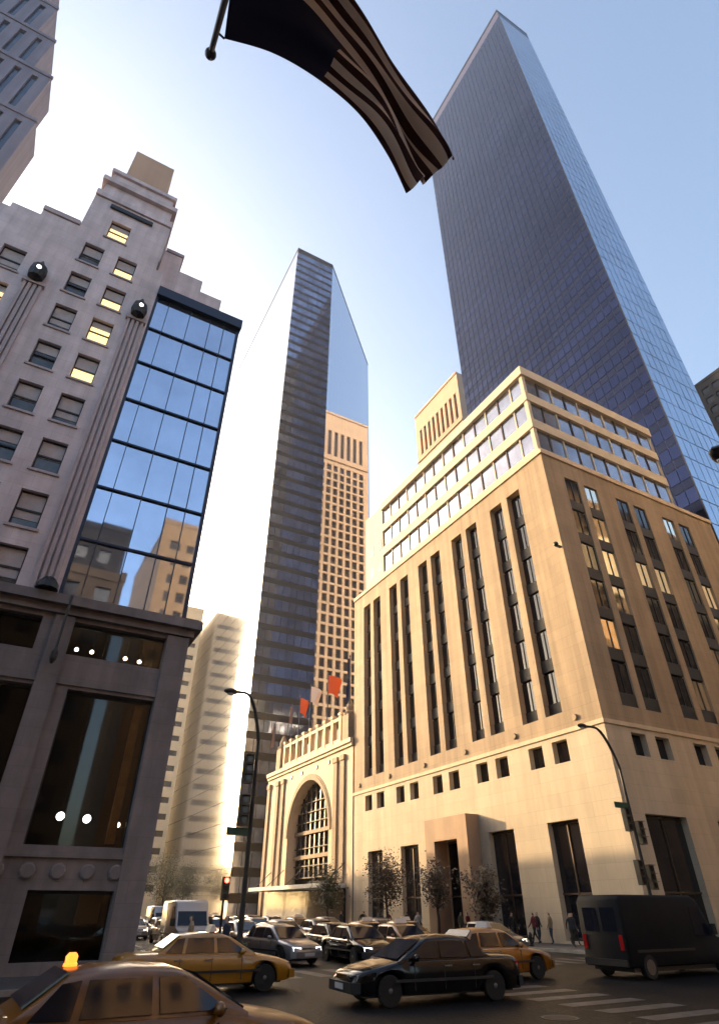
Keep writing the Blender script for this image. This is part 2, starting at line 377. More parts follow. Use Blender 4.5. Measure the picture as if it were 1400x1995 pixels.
# attic: three bands of ribbon windows between stone ledges
AX, AY = 35.5, 28.6; AXE, AYE = 55.9, 57.6
aa, as_ = FXm(AX), FYm(AY)
mb = MB(); mb.box(AX + .35, AXE - .05, AY + .35, 62.4, 38.0, 50.0); part('attic_core', mb, 'interior_dark', lb)
mb = MB(); mb.box(AX, AX + .34, 57.6, 62.4, 38.0, 50.0); mb.box(AX + .35, AXE - .5, 62.41, 62.7, 38.0, 50.0); mb.box(AXE - .049, AXE, AY, 62.4, 38.0, 50.0); mb.box(AX + .3, AXE, AY + .3, 62.4, 50.01, 50.15); part('attic_wall', mb, 'attic_stone', lb)
bands = [(38.0, 38.9), (41.55, 42.75), (45.35, 46.5), (49.0, 50.2)]
for i, (z0, z1) in enumerate(bands):
    mb = MB(); pr = .25 if i == 3 else .10
    aa.box(mb, AY - pr, AYE, z0, z1, -pr, .34); as_.box(mb, AX + .34, AXE, z0, z1, -pr, .34); part('attic_ledge', mb, 'attic_stone', lb)
for i in range(3):
    z0, z1 = bands[i][1], bands[i + 1][0]
    n = 14; w = (AYE - AY) / n
    for k in range(n):
        o = aa.piece('attic_window', w - .16, z1 - z0, .18, .3, 'attic_glass', lb, AY + (k + .5) * w, (z0 + z1) / 2)
        o.rotation_euler = (0, random.uniform(-.006, .006), random.uniform(-.006, .006))
        if k: aa.piece('attic_mullion', .16, z1 - z0, .08, .3, 'attic_stone' if k % 2 else 'frame_bronze', lb, AY + k * w, (z0 + z1) / 2)
    n = 10; w = (AXE - AX - .4) / n
    for k in range(n):
        o = as_.piece('attic_window', w - .16, z1 - z0, .18, .3, 'attic_glass', lb, AX + .2 + (k + .5) * w, (z0 + z1) / 2)
        o.rotation_euler = (random.uniform(-.01, .01), 0, random.uniform(-.01, .01))
        as_.piece('attic_mullion', .16, z1 - z0, .08, .3, 'attic_stone' if k % 2 else 'frame_bronze', lb, AX + .2 + (k + 1) * w, (z0 + z1) / 2)
    mb = MB(); mb.box(AX, AX + .42, AY, AY + .42, z0, z1); part('attic_pier', mb, 'attic_stone', lb)
for z in (40.3, 43.6):
    for y in (58.4, 60.6): aa.piece('attic_small_window', 1.1, 1.6, -.02, .1, 'window_glass', lb, y, z)
mb = MB()
for k in range(2): mb.box(44 + k * 6, 48 + k * 6, 40, 47, 50.16, 52.0)
part('roof_plant', mb, 'grey_stone_trim', lb)

# ================================================================== ARCHED BUILDING on the avenue
ab = thing('arched_building', (35.1, 65.05, 0), 'cream stone building with a huge arched window and roof balustrade under flags', 'building')
AX0 = 35.02; Y0, Y1 = 65.05, 93.0; fb = FXm(AX0); TOP = 19.4
AC, AR, ASP = 77.6, 6.4, 10.0        # arch centre, radius, spring height
mb = MB(); NS = 20
pts = [(AC + AR * math.cos(math.pi * i / NS), ASP + AR * math.sin(math.pi * i / NS)) for i in range(NS + 1)]   # from far side to near
fb.wall(mb, Y0, AC - AR, .14, TOP, [], .8); fb.wall(mb, AC + AR, Y1, .14, TOP, [], .8)
for i in range(NS):
    (ua, za), (ub, zb) = pts[i], pts[i + 1]
    mb.poly([fb.at(ua, za), fb.at(ub, zb), fb.at(ub, TOP), fb.at(ua, TOP)]); mb.poly([fb.at(ua, za), fb.at(ub, zb), fb.at(ub, zb, 1.5), fb.at(ua, za, 1.5)])
for u in (AC - AR, AC + AR): mb.poly([fb.at(u, .14), fb.at(u, ASP), fb.at(u, ASP, 1.5), fb.at(u, .14, 1.5)])
mb.poly([(AX0, Y0, TOP), (60, Y0, TOP), (60, Y1, TOP), (AX0, Y1, TOP)]); mb.poly([(AX0, Y1, 0), (60, Y1, 0), (60, Y1, TOP), (AX0, Y1, TOP)]); mb.poly([(60, Y0, 0), (60, Y1, 0), (60, Y1, TOP), (60, Y0, TOP)])
part('wall', mb, 'limestone_trim', ab)
mb = MB(); mb.box(AX0 + 1.62, 59, Y0 + .2, Y1 - .2, 0, TOP - .2); part('interior_core', mb, 'interior_dark', ab)
# arched window: bronze ribs, bands and panes
gl = MB(); f = fb
for i in range(NS):
    (ua, za), (ub, zb) = pts[i], pts[i + 1]; gl.poly([fb.at(ua, za, 1.45), fb.at(ub, zb, 1.45), fb.at(ub, 5.2, 1.45), fb.at(ua, 5.2, 1.45)])
aw = part('arched_window', gl, 'office_glass', ab)
for k in range(-4, 5):
    y = AC + k * 1.42; h = ASP + math.sqrt(max(0, AR ** 2 - (y - AC) ** 2)) - .1
    mb = MB(); fb.box(mb, y - .09, y + .09, 5.2, h, 1.2, 1.44); part('glazing_bar', mb, 'arch_bronze', aw)
for z in (5.3, 6.6, 7.6, 8.6, 10.4, 11.6, 12.8, 14.0):
    half = AR if z < ASP else math.sqrt(AR ** 2 - (z - ASP) ** 2); b = z in (7.6, 10.4)
    mb = MB(); fb.box(mb, AC - half + .05, AC + half - .05, z - (.22 if b else .06), z + (.22 if b else .06), 1.05 if b else 1.15, 1.42); part('window_band', mb, 'brown_stone' if b else 'arch_bronze', aw)
# arch moulding, pilasters, cornice
mb = MB()
for r0, r1, pr in ((AR, AR + .5, .14), (AR + .5, AR + .75, .08)):
    for i in range(NS):
        a0, a1 = math.pi * i / NS, math.pi * (i + 1) / NS
        q = [fb.at(AC + r * math.cos(a), ASP + r * math.sin(a), d) for d in (-pr, 0) for a, r in ((a0, r0), (a1, r0), (a1, r1), (a0, r1))]
        mb.hexa(q)
part('arch_moulding', mb, 'limestone', ab)
for y in (67.0, 68.9, 86.0, 88.0, 91.5):
    mb = MB(); fb.box(mb, y, y + 1.0, .14, 17.6, -.22, .0); fb.box(mb, y - .12, y + 1.12, 17.2, 17.8, -.34, -.0); fb.box(mb, y - .12, y + 1.12, .14, .9, -.34, 0); part('pilaster', mb, 'limestone', ab)
mb = MB(); fb.box(mb, Y0, Y1, 18.9, 19.42, -.42, -.0); fb.box(mb, Y0, Y1, 18.5, 18.9, -.22, 0); part('cornice', mb, 'limestone_trim', ab)
for y in (71.5, 75.2, 80.0, 83.7):
    mb = MB(); mb.lathe((34.93, y, 17.65), [(.03, -.02), (.22, -.02), (.3, .05), (.3, .085)], 10, 'x'); part('roundel', mb, 'frame_bronze', ab)
# balustrade
mb = MB(); n = 8
for k in range(n + 1):
    y = 68.2 + k * 2.3
    mb.box(34.75, 35.35, y - .28, y + .28, 19.45, 22.9)
part('balustrade_pier', mb, 'limestone_trim', ab) if False else None
for k in range(n + 1):
    y = 68.2 + k * 2.3; mb = MB(); mb.box(34.75, 35.35, y - .3, y + .3, 19.45, 22.8); mb.box(34.65, 35.45, y - .4, y + .4, 22.8, 23.1); part('balustrade_pier', mb, 'limestone_trim', ab)
mb = MB(); mb.box(34.8, 35.3, 68.5, 86.3, 22.2, 22.6); mb.box(34.8, 35.3, 68.5, 86.3, 19.44, 19.9); part('handrail', mb, 'limestone_trim', ab)
for y in (66.4, 88.5):
    mb = MB(); mb.box(34.6, 36.0, y - .8, y + .8, 19.43, 22.4); mb.lathe((35.3, y, 22.4), [(.8, 0), (.85, .3), (.55, .5), (.6, 1.0), (.35, 1.6), (.1, 2.1)], 10); part('roof_urn', mb, 'limestone', ab)
mb = MB(); mb.box(40, 58, 66, 92, 19.45, 24.0); part('penthouse', mb, 'dark_brick', ab)
# canopy
mb = MB(); mb.box(31.9, 35.0, 66.5, 89.0, 3.95, 4.35); part('canopy', mb, 'awning_white', ab)
mb = MB(); mb.box(34.72, 35.0, 66.5, 89.0, .2, 3.9); part('shopfront', mb, 'window_glass', ab)
for y in (66.8, 71.0, 78.0, 84.3, 88.5): mb = MB(); mb.tube([(32.2, y, 4.0), (34.95, y, 6.3)], .05, 6); part('canopy_rod', mb, 'frame_bronze', ab)
# roof flags
def roof_flag(y, zt, col, label, w=1.9, h=2.6, furl=False):
    t = thing('roof_flag', (35.05, y, 23.1), label, 'flag', 'flags along the balustrade of the arched building')
    mb = MB(); mb.tube([(35.05, y, 23.1), (35.05, y, zt)], .07, 8); mb.sphere((35.05, y, zt + .1), .16, 8, 5); part('pole', mb, 'flag_pole_paint', t)
    mb = MB(); nu, nv = 8, 10; g = [[None] * (nv + 1) for _ in range(nu + 1)]
    for i in range(nu + 1):
        for j in range(nv + 1):
            s, q = i / nu, j / nv
            if furl: yy = y + .18 + .5 * s * (.5 + .5 * q); xx = 35.05 + .22 * math.sin(s * 9 + q * 2)
            else: yy = y - .05 - .35 * w * s + .25 * math.sin(s * 6 + q * 3) * s; xx = 35.1 + w * .9 * s * (.85 + .15 * math.cos(q * 3))
            g[i][j] = (xx, yy, zt - .15 - h * q - (0 if furl else .7 * s * s))
    for i in range(nu): mb.rings([g[i], g[i + 1]], cap=False, closed=False)
    part('banner', mb, col, t, smooth=True)
roof_flag(72.6, 29.6, 'cloth_red', 'bright red flag flying highest on the arched building roof')
roof_flag(78.5, 29.6, 'cloth_white', 'pale flag left of the red flag above the balustrade', 1.6, 2.3)
roof_flag(82.3, 28.9, 'cloth_red', 'small red flag left of the pale flag above the balustrade', 1.3, 2.3)
roof_flag(85.2, 28.4, 'cloth_brown', 'thin furled brown flag left of the small red flag', .8, 2.6, True)
roof_flag(92.2, 27.0, 'cloth_brown', 'leftmost furled brown flag beside the dark tower edge', .8, 3.4, True)
roof_flag(66.1, 30.0, 'cloth_navy', 'dark furled flag hanging beside the limestone store wall', 1.0, 6.0, True)

# ================================================================== GLASS SLAB TOWER (middle)
ms = thing('slab_tower', (35.1, 107, 0), 'dark fronted glass slab tower with mirrored flanks down the avenue', 'tower')
H2 = 188; fn = FYm(107.0); fw = FXm(35.1); CH = 33.0; XN = 48.3
fc = Face((XN, 107, 0), (1, 1, 0), (-1, 1, 0)); CL = CH * 1.41421
mb = MB(); ring = [(35.25, 107.15), (XN - .06, 107.15), (XN + CH - .15, 107 + CH + .06), (XN + CH - .15, 184), (35.25, 184)]
mb.rings([[(x, y, 0) for x, y in ring], [(x, y, H2 - .2) for x, y in ring]]); part('frame_core', mb, 'slab_frame', ms)
ring2 = [(35.1, 107.0), (XN, 107.0), (XN + CH, 107 + CH), (XN + CH, 184.1), (35.1, 184.1)]
mb = MB(); mb.rings([[(x, y, H2 - .2) for x, y in ring2], [(x, y, H2 + 1.2) for x, y in ring2]]); part('parapet', mb, 'frame_dark', ms)
FLR = 3.6; nf = 52; rest = MB(); restsp = MB(); cnt = 0; nc = 8; cw = (XN - 35.1) / nc
vis = [(j, k) for j in range(nf) for k in range(nc)]
for j in range(nf):
    z = j * FLR + .4
    for k in range(nc):
        u = 35.1 + (k + .5) * cw
        if 5 <= j < 5 + 37: fn.piece('pane', cw - .10, 2.25, .0, .14, 'slab_glass', ms, u, z + 1.2).rotation_euler = (random.uniform(-.006, .006), 0, random.uniform(-.006, .006))
        else: fn.box(rest, u - cw / 2 + .05, u + cw / 2 - .05, z + .08, z + 2.32, .0, .14)
    fn.box(restsp, 35.1, XN, z + 2.40, z + 3.52, .03, .14)
part('upper_panes', rest, 'slab_glass', ms, kind='stuff'); part('spandrel_bands', restsp, 'slab_spandrel', ms, kind='stuff')
mb = MB()
for j in range(nf):
    for k in range(26): fw.box(mb, 107.03 + k * 2.96, 107.03 + k * 2.96 + 2.91, j * FLR + .4, j * FLR + .4 + 3.5, .0, .14)
part('mirror_panes', mb, 'slab_mirror', ms, kind='stuff')
mb = MB()
for j in range(nf):
    for k in range(16): fc.box(mb, k * CL / 16 + .04, (k + 1) * CL / 16 - .01, j * FLR + .4, j * FLR + 3.96, .0, .1)
part('chamfer_panes', mb, 'slab_sky_glass', ms, kind='stuff')

# ================================================================== BIG TOWER (right)
bt = thing('glass_tower', (66, 29.4, 0), 'tallest dark violet glass tower rising behind the limestone store', 'tower')
TX, TY, TXE, TYE, TH = 66.0, 30.5, 78.6, 69.8, 234.0
mb = MB(); mb.box(TX + .1, TXE, TY + .1, TYE, 0, TH - .1); part('frame_core', mb, ['tower_mullion'], bt)
mb = MB(); mb.box(TX, TXE, TY, TYE, TH - .1, TH + 1.0); part('parapet', mb, 'frame_dark', bt)
ft, fm = FXm(TX), FYm(TY); nc = 26; cw = (TYE - TY) / nc; FL = 3.62; nf = 63
rest = MB(); rs = MB(); made = 0
for j in range(nf):
    z = 1.2 + j * FL
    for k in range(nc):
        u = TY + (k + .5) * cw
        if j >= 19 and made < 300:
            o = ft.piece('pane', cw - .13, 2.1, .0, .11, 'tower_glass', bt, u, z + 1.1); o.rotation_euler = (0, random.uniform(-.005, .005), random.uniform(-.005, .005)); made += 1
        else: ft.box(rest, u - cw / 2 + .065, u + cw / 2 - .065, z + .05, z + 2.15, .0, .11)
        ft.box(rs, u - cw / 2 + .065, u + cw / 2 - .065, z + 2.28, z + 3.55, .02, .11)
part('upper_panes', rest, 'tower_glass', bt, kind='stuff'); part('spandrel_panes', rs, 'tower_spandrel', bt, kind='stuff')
rest = MB(); nc2 = 8; cw2 = (TXE - TX) / nc2; made = 0
mb = MB(); mb.box(TX + .11, TXE - .01, TY + .07, TY + .1, 0, TH - .1); part('street_frame', mb, 'tower_sky_mullion', bt)
for j in range(nf):
    for k in range(nc2):
        u = TX + (k + .5) * cw2; z = 1.2 + j * FL
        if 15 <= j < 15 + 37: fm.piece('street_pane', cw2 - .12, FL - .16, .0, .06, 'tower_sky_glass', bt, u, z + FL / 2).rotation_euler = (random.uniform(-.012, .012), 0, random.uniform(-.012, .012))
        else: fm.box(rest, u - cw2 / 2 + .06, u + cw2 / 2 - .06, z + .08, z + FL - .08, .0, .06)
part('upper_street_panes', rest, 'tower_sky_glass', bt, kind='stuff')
mb = MB(); mb.box(TX - .02, TX + .10, TY - .03, TY + .12, 0, TH); part('corner_mullion', mb, 'frame_dark', bt)

# ================================================================== LEFT STONE BUILDING with glass bay
gb = thing('stone_office_building', (5.65, 28.1, 0), 'grey stone stepped office building with lit windows on the left corner', 'building')
fg = FYm(28.1)
floors = [14.1] + [17.25 + 3.38 * k for k in range(8)]
ops = []; wins = []
def cols(xs, zlist):
    for x0, x1 in xs:
        for z in zlist: ops.append((x0, x1, z, z + 2.1)); wins.append((x0, x1, z))
cols([(-3.68, -2.42)], floors[:8]); cols([(-5.85, -4.6)], floors[:8]); cols([(-9.75, -8.45), (-12.0, -10.75)], floors[:7])
cols([(-4.95, -3.6)], [41.1])
mb = MB()
fg.wall(mb, -14.5, -.62, 13.9, 39.9, [o for o in ops if o[3] < 39.9], .38)
fg.wall(mb, -8.9, -1.2, 39.9, 41.0, [], .38) ; fg.wall(mb, -6.6, -1.15, 41.0, 45.3, [o for o in ops if o[2] > 40.9], .38)
D1 = 46.0
for x0, x1, y0, z0, z1 in ((-14.5, -.62, 28.1, 39.9, 39.9), (-8.9, -1.2, 28.1, 39.9, 41.0), (-6.6, -1.15, 28.1, 41.0, 45.3)):
    mb.poly([(x0, y0, z1), (x1, y0, z1), (x1, D1, z1), (x0, D1, z1)])
    if z1 > z0:
        for x in (x0, x1): mb.poly([(x, y0, z0), (x, D1, z0), (x, D1, z1), (x, y0, z1)])
mb.poly([(-.62, 28.1, 13.9), (-.62, D1, 13.9), (-.62, D1, 39.9), (-.62, 28.1, 39.9)])
mb.poly([(-14.5, 28.1, 0), (-14.5, D1, 0), (-14.5, D1, 39.9), (-14.5, 28.1, 39.9)]); mb.poly([(-14.5, D1, 0), (5.2, D1, 0), (5.2, D1, 38), (-14.5, D1, 38)])
part('wall', mb, 'grey_stone', gb)
mb = MB(); mb.box(-14.2, -.9, 28.75, D1 - .2, 13.9, 39.5); mb.box(-6.3, -1.5, 28.75, D1 - .2, 39.91, 45.0); part('interior_core', mb, 'interior_dark', gb)
# stepped crown
def bit(name, x0, x1, y0, y1, z0, z1, m='grey_stone', p=gb):
    mb = MB(); mb.box(x0, x1, y0, y1, z0, z1); return part(name, mb, m, p)
bit('crown_step', -10.6, -8.92, 28.15, 44, 39.92, 40.5); bit('crown_step', -13.6, -12.0, 28.15, 44, 39.92, 41.3)
bit('crown_step', -1.1, .3, 29.6, 44, 38.6, 44.6); bit('crown_step', .31, 2.2, 29.6, 44, 38.6, 42.9); bit('crown_step', 2.21, 3.9, 29.6, 44, 38.6, 41.6)
bit('crown_cap', -8.92, -6.62, 27.98, 44, 41.02, 41.45, 'grey_stone_trim'); bit('crown_cap', -1.0, .4, 29.5, 44, 44.62, 44.95, 'grey_stone_trim')
t = MB()
t.box(-6.62, -1.12, 27.95, 45, 45.32, 46.0); t.box(-6.35, -1.4, 28.3, 44, 46.0, 47.6); t.box(-6.65, -1.1, 27.98, 45, 47.6, 48.1); t.box(-6.2, -1.6, 28.5, 43, 48.1, 49.6); t.box(-6.4, -1.4, 28.3, 43.4, 49.6, 50.0)
part('crown_tower', t, 'grey_stone', gb)
bit('crown_slot', -5.4, -2.4, 27.93, 28.05, 44.45, 44.85, 'frame_dark')
bit('crown_top', -5.5, -2.4, 28.7, 41, 50.02, 54.6, 'pink_granite')
lit = {(-3.68, 41.1), }
def glazed(x0, x1, z, kind):
    o = fg.piece('window', x1 - x0, 2.1, .33, .42, 'lit_window' if kind == 'lit' else 'office_glass', gb, (x0 + x1) / 2, z + 1.05)
    fg.piece('blind', x1 - x0 - .1, random.choice((.7, 1.1, 1.5)) if kind != 'lit' else random.choice((.3, .5, .9)), .29, .325, 'blind', o, 0, 0)
    ww = x1 - x0
    for n_, a, b, c, d in (('frame', x0, x0 + .07, z, z + 2.1), ('frame', x1 - .07, x1, z, z + 2.1), ('sash_bar', x0 + .07, x1 - .07, z + 1.0, z + 1.1), ('frame', x0 + .07, x1 - .07, z + 2.02, z + 2.1)):
        m2 = MB(); fg.box(m2, a, b, c, d,   .22, .288); part(n_, m2, 'frame_dark', o).location = Vector(gb.location) * 0 - Vector(o.location)
    return o
for x0, x1, z in wins:
    kind = 'plain'
    if x0 == -3.68 and z in (floors[4], floors[5], floors[6], floors[7]): kind = 'lit'
    if x0 == -4.95: kind = 'lit'
    if x0 == -9.75 and z == floors[5]: kind = 'lit'
    o = glazed(x0, x1, z, kind)
    for ch in o.children:
        if ch.name.startswith('blind'): h_ = ch.dimensions.z; ch.location = (0, 0, 1.0 - max(v.co.z for v in ch.data.vertices))
    fg.piece('sill', x1 - x0 + .24, .14, -.10, .2, 'grey_stone_trim', gb, (x0 + x1) / 2, z - .071)
# fluted pilaster strips with wall lanterns
for xc, zt in ((-1.33, 34.3), (-7.35, 34.0)):
    for dx in (-.42, -.14, .14, .42):
        m2 = MB(); fg.box(m2, xc + dx - .09, xc + dx + .09, 14.1, zt - .5, -.20, 0); part('pilaster_rib', m2, 'grey_stone_trim', gb)
    m2 = MB(); fg.box(m2, xc - .62, xc + .62, zt - .5, zt - .2, -.30, 0); part('pilaster_cap', m2, 'grey_stone_trim', gb)
    m2 = MB(); m2.lathe((xc, 27.7, zt), [(.1, -.35), (.42, -.2), (.50, .3), (.45, .8), (.2, 1.15), (.05, 1.5)], 10); m2.box(xc - .12, xc + .12, 27.7, 28.1, zt + .1, zt + .4); la = part('wall_lantern', m2, 'lamp_metal', gb)
    m2 = MB(); m2.sphere((xc + .05, 27.24, zt + .35), .14, 10, 6); part('lantern_glass', m2, 'dim_globe', la)
    m2 = MB(); m2.lathe((xc + .2, 27.65, 14.15), [(.5, 0), (.45, .3), (.25, .55), (.05, .65)], 10); part('pilaster_base_ornament', m2, 'lamp_metal', gb)
m2 = MB(); m2.tube([(0.0, 27.5, 14.0), (0.0, 27.5, 11.4)], .06, 6); m2.lathe((0, 27.5, 11.0), [(.05, -.2), (.14, 0), (.14, .3), (.05, .5)], 8); m2.box(-.06, .06, 27.5, 28.1, 13.9, 14.0); part('hanging_rod', m2, 'lamp_metal', gb)
# glass bay
BX0, BX1, BZ0, BZ1 = -.55, 5.3, 14.06, 37.2
m2 = MB(); m2.box(BX0 + .02, BX1, 28.32, 45.5, 14.0, 37.1); part('bay_core', m2, 'bay_frame', gb)
m2 = MB(); m2.box(BX0 - .05, BX1 + .18, 27.85, 45.6, 37.2, 38.1); part('bay_cornice', m2, 'bay_frame', gb)
m2 = MB(); m2.box(BX0, BX1 - .1, 29, 45, 38.1, 38.55); part('bay_roof', m2, 'grey_stone', gb)
rows = [14.1, 17.4, 20.7, 24.0, 27.3, 30.6, 33.9, 37.2]; colx = [-.55, .35, 1.85, 3.3, 4.3, 5.3]
for i in range(7):
    for k in range(5):
        w = colx[k + 1] - colx[k] - .044; h = rows[i + 1] - rows[i] - .12
        fg.piece('bay_pane', w, h, .12, .18, 'bay_glass', gb, (colx[k] + colx[k + 1]) / 2, (rows[i] + rows[i + 1]) / 2).rotation_euler = (random.uniform(-.004, .004), 0, random.uniform(-.004, .004))
    m2 = MB(); fg.box(m2, BX0, BX1, rows[i] - .06, rows[i] + .06, .0, .2); part('bay_transom', m2, 'bay_frame', gb)
for k in range(6):
    m2 = MB(); e = .10 if k in (0, 5) else .022; fg.box(m2, colx[k] - e, colx[k] + e, BZ0, BZ1, .06 if k not in (0, 5) else .02, .21); part('bay_mullion', m2, 'bay_frame', gb)
fside = FXp(5.3)
for i in range(7):
    for k in range(4): fside.piece('bay_side_pane', 4.1, 3.1, -.03, .0, 'bay_glass', gb, 30.5 + 4.3 * k, (rows[i] + rows[i + 1]) / 2)
# base: piers, bands, shop windows
m2 = MB(); shop = [(.95, 4.65, 4.1, 10.0), (-7.0, -.45, 4.1, 10.0), (-13.6, -8.4, 4.1, 10.0), (.45, 4.65, 11.5, 13.05), (-7.0, -.9, 11.5, 13.05), (1.55, 4.6, .5, 2.65), (-5.2, .1, .5, 2.65), (-13.6, -6.6, .5, 2.65)]
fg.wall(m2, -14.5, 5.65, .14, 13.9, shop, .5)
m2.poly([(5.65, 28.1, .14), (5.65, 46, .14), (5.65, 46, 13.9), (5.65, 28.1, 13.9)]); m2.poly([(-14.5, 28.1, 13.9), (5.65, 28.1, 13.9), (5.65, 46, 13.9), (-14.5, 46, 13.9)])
part('base_wall', m2, 'shaded_base_stone', gb)
for x0, x1 in ((4.66, 5.72), (-.42, .42), (-8.3, -7.1)):
    m2 = MB(); fg.box(m2, x0, x1, .14, 13.2, -.16, 0); fg.box(m2, x0 - .06, x1 + .06, .14, .7, -.24, 0); part('pier', m2, 'shaded_base_stone', gb)
for z0, z1, pr in ((13.25, 13.6, .25), (13.6, 14.05, .55), (10.15, 10.35, .10), (3.7, 3.9, .12)):
    m2 = MB(); fg.box(m2, -14.5, 5.65 + pr, z0, z1, -pr, 0); m2.box(5.65, 5.65 + pr, 28.1, 46, z0, z1); part('cornice', m2, 'shaded_base_stone', gb)
for k in range(9):
    m2 = MB(); m2.lathe((-3.9 + k * 1.05, 28.02, 3.25), [(.02, -.04), (.22, -.04), (.28, 0.0), (.1, .05)], 10, 'y'); part('frieze_rosette', m2, 'shaded_base_stone', gb)
m2 = MB()          # shop interior, open to the street behind the glass
m2.poly([(-14, 36, .2), (5.4, 36, .2), (5.4, 36, 13.4), (-14, 36, 13.4)]); m2.poly([(-14, 28.62, .2), (5.4, 28.62, .2), (5.4, 36, .2), (-14, 36, .2)]); m2.poly([(-14, 28.62, 13.4), (5.4, 28.62, 13.4), (5.4, 36, 13.4), (-14, 36, 13.4)])
for x in (5.4, .0, -7.6): m2.poly([(x, 28.62, .2), (x, 36, .2), (x, 36, 13.4), (x, 28.62, 13.4)])
part('shop_interior', m2, 'interior_dark', gb)
for i, (a, b, c, d) in enumerate(shop):
    w = fg.piece('shop_window', b - a, d - c, .42, .46, 'shop_glass', gb, (a + b) / 2, (c + d) / 2)
    for zz in (d - .06,): fg.piece('window_frame', b - a, .12, .34, .415, 'frame_dark', gb, (a + b) / 2, zz)
for x0 in (.95, 4.58): m2 = MB(); fg.box(m2, x0, x0 + .07, 4.1, 9.87, .34, .415); part('window_frame', m2, 'frame_dark', gb)
m2 = MB(); m2.box(4.0, 4.35, 29.0, 29.2, 4.3, 9.9); part('display_column', m2, 'brass_panel', gb)
m2 = MB(); m2.box(3.4, 4.3, 29.0, 29.1, .6, 2.0) if False else m2.box(3.5, 4.35, 29.0, 29.1, 1.6, 2.6); part('display_panel', m2, 'warm_stone', gb)
for x, z, r in ((2.09, 5.26, .16), (3.14, 5.22, .16), (4.43, 5.06, .10)):
    t = thing('pendant_lamp', (x, 29.6, z), {2.09: 'left round white pendant lamp behind the corner shop window', 3.14: 'middle round white pendant lamp behind the corner shop window', 4.43: 'small round pendant lamp nearest the window corner pier'}[x], 'lamp', 'round lamps in the shop window')
    m2 = MB(); m2.sphere((x, 29.6, z), r, 12, 8); part('globe', m2, 'lamp_globe', t, smooth=True)
    m2 = MB(); m2.tube([(x, 29.6, z + r), (x, 29.6, 13.39)], .012, 5); part('cord', m2, 'lamp_metal', t)
for x, z in ((.9, 12.5), (1.6, 12.5), (3.2, 12.45), (3.9, 12.4)):
    t = thing('ceiling_spotlight', (x, 30.2, z), {.9: 'leftmost spotlight in the upper shop window', 1.6: 'second spotlight from the left in the upper shop window', 3.2: 'third spotlight from the left in the upper shop window', 3.9: 'rightmost spotlight in the upper shop window'}[x], 'lamp', 'spotlights in the upper shop window')
    m2 = MB(); m2.sphere((x, 30.2, z), .10, 8, 5); part('bulb', m2, 'lamp_globe', t)
    m2 = MB(); m2.tube([(x, 30.2, z + .1), (x, 30.2, 13.39)], .02, 5); part('stem', m2, 'lamp_metal', t)

# ================================================================== OTHER BUILDINGS
def plain_tower(name, x0, x1, y0, y1, h, wall, win, label, fl=3.6, faces='', ww=1.2, pitch=2.4, wh=1.9, z0=4.0, band=False, objs=300):
    """block with recessed window openings on the named faces"""
    t = thing(name, (x0, y0, 0), label, 'building'); mb = MB(); left = objs
    F = {'w': (FXm(x0), y0, y1), 'n': (FYm(y0), x0, x1), 's': (FYp(y1), x0, x1), 'e': (FXp(x1), y0, y1)}
    stuff = MB()
    for k, (f, a, b) in F.items():
        ops = []
        if k in faces:
            n = int((b - a - 1.0) / pitch); off = (b - a - n * pitch) / 2
            j = 0
            while z0 + j * fl + wh < h - 1.2:
                if band: ops.append((a + .8, b - .8, z0 + j * fl, z0 + j * fl + wh))
                else:
                    for i in range(n): ops.append((a + off + i * pitch + (pitch - ww) / 2, a + off + i * pitch + (pitch + ww) / 2, z0 + j * fl, z0 + j * fl + wh))
                j += 1
        f.wall(mb, a, b, 0, h, ops, .4)
        for o in sorted(ops, key=lambda q: q[2]):
            if left > 0: f.piece('window', o[1] - o[0], o[3] - o[2], .3, .4, win, t, (o[0] + o[1]) / 2, (o[2] + o[3]) / 2); left -= 1
            else: f.box(stuff, o[0], o[1], o[2], o[3], .3, .4)
    mb.poly([(x0, y0, h), (x1, y0, h), (x1, y1, h), (x0, y1, h)])
    part('wall', mb, wall, t)
    if stuff.v: part('upper_windows', stuff, win, t, kind='stuff')
    c = MB(); c.box(x0 + .9, x1 - .9, y0 + .9, y1 - .9, 0, h - .8); part('interior_core', c, 'interior_dark', t)
    p = MB()
    for f, a, b in F.values(): f.box(p, a, b, h - .7, h + .35, -.12, .05)
    part('parapet', p, wall, t)
    return t
# pink granite tower behind, seen directly and in the slab tower's mirror flank
pg = thing('granite_tower', (119, 129, 0), 'pale pink granite tower top with tall slots behind the limestone attic', 'tower')
gx = FXm(119.0); ops = []
for k in range(9): ops.append((131.0 + k * 3.2, 132.7 + k * 3.2, 168.5, 183.0))
low = []
for k in range(9):
    for j in range(30): low.append((131.0 + k * 3.2, 133.1 + k * 3.2, 38 + j * 4.2, 41.3 + j * 4.2))
mb = MB(); gx.wall(mb, 129, 161.2, 0, 194, ops + low, .8)
mb.poly([(119, 129, 0), (150, 129, 0), (150, 129, 194), (119, 129, 194)]); mb.poly([(119, 161.2, 0), (150, 161.2, 0), (150, 161.2, 194), (119, 161.2, 194)]); mb.poly([(150, 129, 0), (150, 161.2, 0), (150, 161.2, 194), (150, 129, 194)]); mb.poly([(119, 129, 194), (150, 129, 194), (150, 161.2, 194), (119, 161.2, 194)])
part('wall', mb, 'pink_granite', pg)
for o in ops + low: gx.piece('window', o[1] - o[0], o[3] - o[2], .7, .8, 'pink_window', pg, (o[0] + o[1]) / 2, (o[2] + o[3]) / 2)
mb = MB(); gx.box(mb, 129, 161.2, 165.4, 166.4, -.5, 0); gx.box(mb, 129, 161.2, 193, 194.2, -.4, 0); part('ledge', mb, 'pink_granite', pg)
